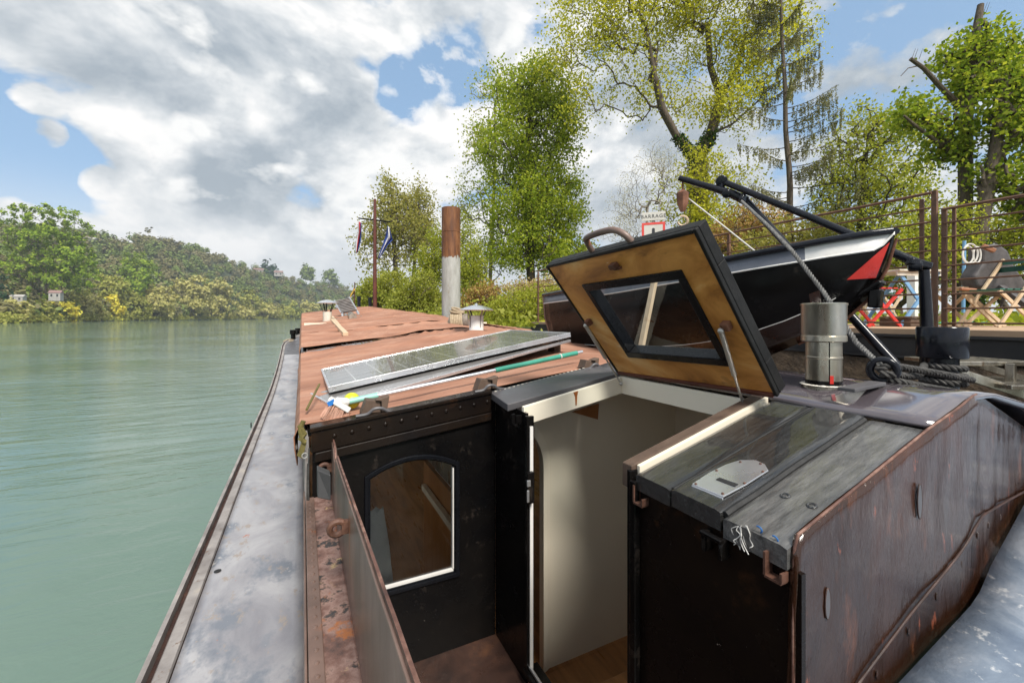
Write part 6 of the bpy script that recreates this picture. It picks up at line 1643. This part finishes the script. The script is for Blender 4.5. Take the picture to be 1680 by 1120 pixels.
def fold_chair(label, px, dpt, legm, slatm, ang, w=.40, back=True, h=.45):
    c = at_d(px, 530, dpt); c.z = TZ; ax = (CR * cos(ang) + Vector((SF, CF, 0)) * sin(ang))
    t = thing('folding_chair', c, label, 'chair'); m_ = MB(); sd = Vector((-ax.y, ax.x, 0)).normalized(); ax = ax.normalized()
    for s_ in (-1, 1):
        o = sd * (w / 2 * s_)
        m_.bar(c + o - ax * .25, c + o + ax * (.25 + (.10 if back else 0)) + Vector((0, 0, h + (.40 if back else 0))), .034, .02, up=sd); m_.bar(c + o * .92 + ax * .25, c + o * .92 - ax * .22 + Vector((0, 0, h)), .034, .02, up=sd)
    m_.build('legs', legm, t)
    m_ = MB()
    for k in range(5): m_.bar(c + Vector((0, 0, h + .01)) + ax * (-.2 + .09 * k) - sd * w / 2, c + Vector((0, 0, h + .01)) + ax * (-.2 + .09 * k) + sd * w / 2, .06, .015)
    m_.build('seat', slatm, t)
    if back:
        m_ = MB()
        for k in range(2): m_.bar(c + ax * (.31 + .02 * k) + Vector((0, 0, h + .27 + .09 * k)) - sd * w / 2 * 1.1, c + ax * (.31 + .02 * k) + Vector((0, 0, h + .27 + .09 * k)) + sd * w / 2 * 1.1, .02, .06); m_.build('back_slat', slatm, t)
fold_table('table with crossed light blue legs behind the dinghy bow', 1475, 5.5, .62, .70, M['blue_paint'], M['dirty_white'], .1)
fold_chair('folding chair with red crossed legs beside the blue legged table', 1428, 5.2, M['red_paint'], M['red_paint'], .2, .34, False)
fold_chair('folding chair with pale wooden legs behind the red chair', 1440, 6.3, M['palewood'], M['green_slat'], .4, .36, False)
fold_table('pale wooden folding table right of the gate gap', 1586, 5.6, .60, .50, M['palewood'], M['palewood'], -.05, .45)
fold_chair('pale wooden folding chair with dark green back slats at the right edge', 1636, 5.0, M['palewood'], M['green_slat'], .05, .42, True, .42)
# leather bag on the chair, white rope coil, things on the floor
bg_ = thing('leather_saddle', at_d(1640, 470, 5.4), 'dark grey leather saddle with tan trim resting on the wooden chairs', 'saddle')
ol = [(1612, 404), (1640, 398), (1656, 410), (1668, 438), (1690, 468), (1702, 500), (1672, 490), (1640, 483), (1604, 472), (1598, 453), (1613, 430)]
m_ = MB(); m_.prism([at_d(a, b, 5.25) for a, b in ol], Vector((SF, CF, 0)) * .20); m_.build('seat', M['leather'], bg_, bevel=.045, seg=4)
m_ = MB(); m_.bar(at_d(1611, 403, 5.2), at_d(1632, 412, 5.15), .05, .05); m_.tube([at_d(1575, 474, 5.1), at_d(1601, 476, 5.1)], .022, 8); m_.build('trim', M['tanleather'], bg_, bevel=.012)
m_ = MB(); m_.bar(at_d(1640, 470, 5.25), at_d(1690, 505, 5.0), .10, .06); m_.bar(at_d(1648, 480, 5.2), at_d(1642, 505, 5.2), .03, .02); m_.build('girth_strap', M['leather'], bg_, bevel=.01)
m_ = MB()
for (cx_, cy_, rx_, ry_) in ((1588, 418, 9, 14), (1592, 416, 12, 16), (1603, 418, 6, 13)):
    m_.tube([at_d(cx_ + rx_ * cos(2 * pi * k / 20), cy_ + ry_ * sin(2 * pi * k / 20), 5.15) for k in range(21)], .009, 6)
tag(m_.build('rope_coil', M['whiterope'], None, smooth=True), 'white rope coil hanging beside the leather saddle', 'rope')
m_ = MB(); c = at_d(1482, 534, 5.4); c.z = TZ; m_.box((c.x - .22, c.y - .16, TZ + .002), (c.x + .22, c.y + .16, TZ + .10)); m_.box((c.x - .24, c.y - .18, TZ + .102), (c.x + .24, c.y + .18, TZ + .125)); tag(m_.build('floor_box', M['wedge'], None, bevel=.01), 'low dark box with a lid on the terrace floor under the blue legged table', 'box')
m_ = MB(); c = at_d(1449, 534, 6.0); c.z = TZ; P = [[(c.x - .3 + .1 * i, c.y - .2 + .1 * j, TZ + .02 + .06 * abs(nz(i * .8, j * .9))) for i in range(7)] for j in range(5)]; m_.grid(P); tag(m_.build('ground_sheet', M['teal'], None, smooth=True), 'crumpled green sheet on the terrace beside the dark box', 'sheet')
m_ = MB(); c = at_d(1575, 536, 6.6); c.z = TZ; P = [[(c.x - .35 + .1 * i, c.y - .2 + .1 * j, TZ + .02 + .06 * abs(nz(i * .8, j * .9, 4))) for i in range(9)] for j in range(5)]; m_.grid(P); tag(m_.build('ground_sheet', M['teal'], None, smooth=True), 'crumpled green sheet on the terrace behind the pale wooden table', 'sheet')
lp = thing('garden_post', at_d(1580, 540, 8.6), 'pale blue slim post standing behind the pale wooden table', 'post')
MB().tube([at_d(1580, 542, 8.6), at_d(1582, 395, 8.6)], .03, 8).build('shaft', M['blue_paint'], lp)
wpz = thing('white_post', at_d(1497, 540, 7.6), 'white square post behind the blue legged table', 'post')
c = at_d(1497, 540, 7.6); MB().box((c.x - .06, c.y - .06, -.4), (c.x + .06, c.y + .06, at_d(1497, 450, 7.6).z)).build('shaft', M['white'], wpz, bevel=.006)

# gangway steps by the bollard
gw = thing('gangway_steps', at_d(1620, 640, 3.3), 'weathered steel gangway steps between the bollard and the terrace', 'steps')
def stepbox(px0, px1, py, dn, df, nm, up_=.03):
    a, b = at_d(px0, py, dn), at_d(px1, py, dn); z = a.z; f = Vector((SF, CF, 0)) * (df - dn)
    m_ = MB(); m_.hexa([a + Vector((0, 0, -up_)), b + Vector((0, 0, -up_)), b + f + Vector((0, 0, -up_)), a + f + Vector((0, 0, -up_)), a, b, b + f, a + f]); m_.build(nm, M['galv'], gw, bevel=.004)
stepbox(1570, 1700, 593, 2.95, 3.35, 'tread'); stepbox(1660, 1760, 632, 2.75, 3.2, 'tread')
m_ = MB(); m_.bar(at_d(1575, 612, 2.9), at_d(1720, 660, 2.8), .03, .06); m_.build('stringer', M['galv'], gw, bevel=.003)
m_ = MB(); m_.bar(at_d(1658, 596, 2.93), at_d(1658, 640, 2.93), .045, .045); m_.build('leg', M['galv'], gw, bevel=.003)
m_ = MB(); m_.bar(at_d(1590, 594, 3.3), at_d(1740, 640, 3.3), .03, .05); m_.build('stringer', M['galv'], gw, bevel=.003)

# ---------------------------------------------------------------- haze over the river and hills
hm = bpy.data.materials.new('haze'); hm.use_nodes = True; hn = hm.node_tree; hn.nodes.clear()
pv = nd(hn, 'ShaderNodeVolumePrincipled'); pv.inputs['Color'].default_value = (.80, .88, .95, 1); pv.inputs['Density'].default_value = .00034; pv.inputs['Anisotropy'].default_value = .3
ho = nd(hn, 'ShaderNodeOutputMaterial'); hn.links.new(pv.outputs[0], ho.inputs['Volume'])
hb = MB().box((-1000, -400, -5), (1600, 2600, 120)); hz_o = hb.build('haze', hm); hz_o['kind'] = 'stuff'; tag(hz_o, 'thin pale blue haze over the river and the far hills', 'haze')
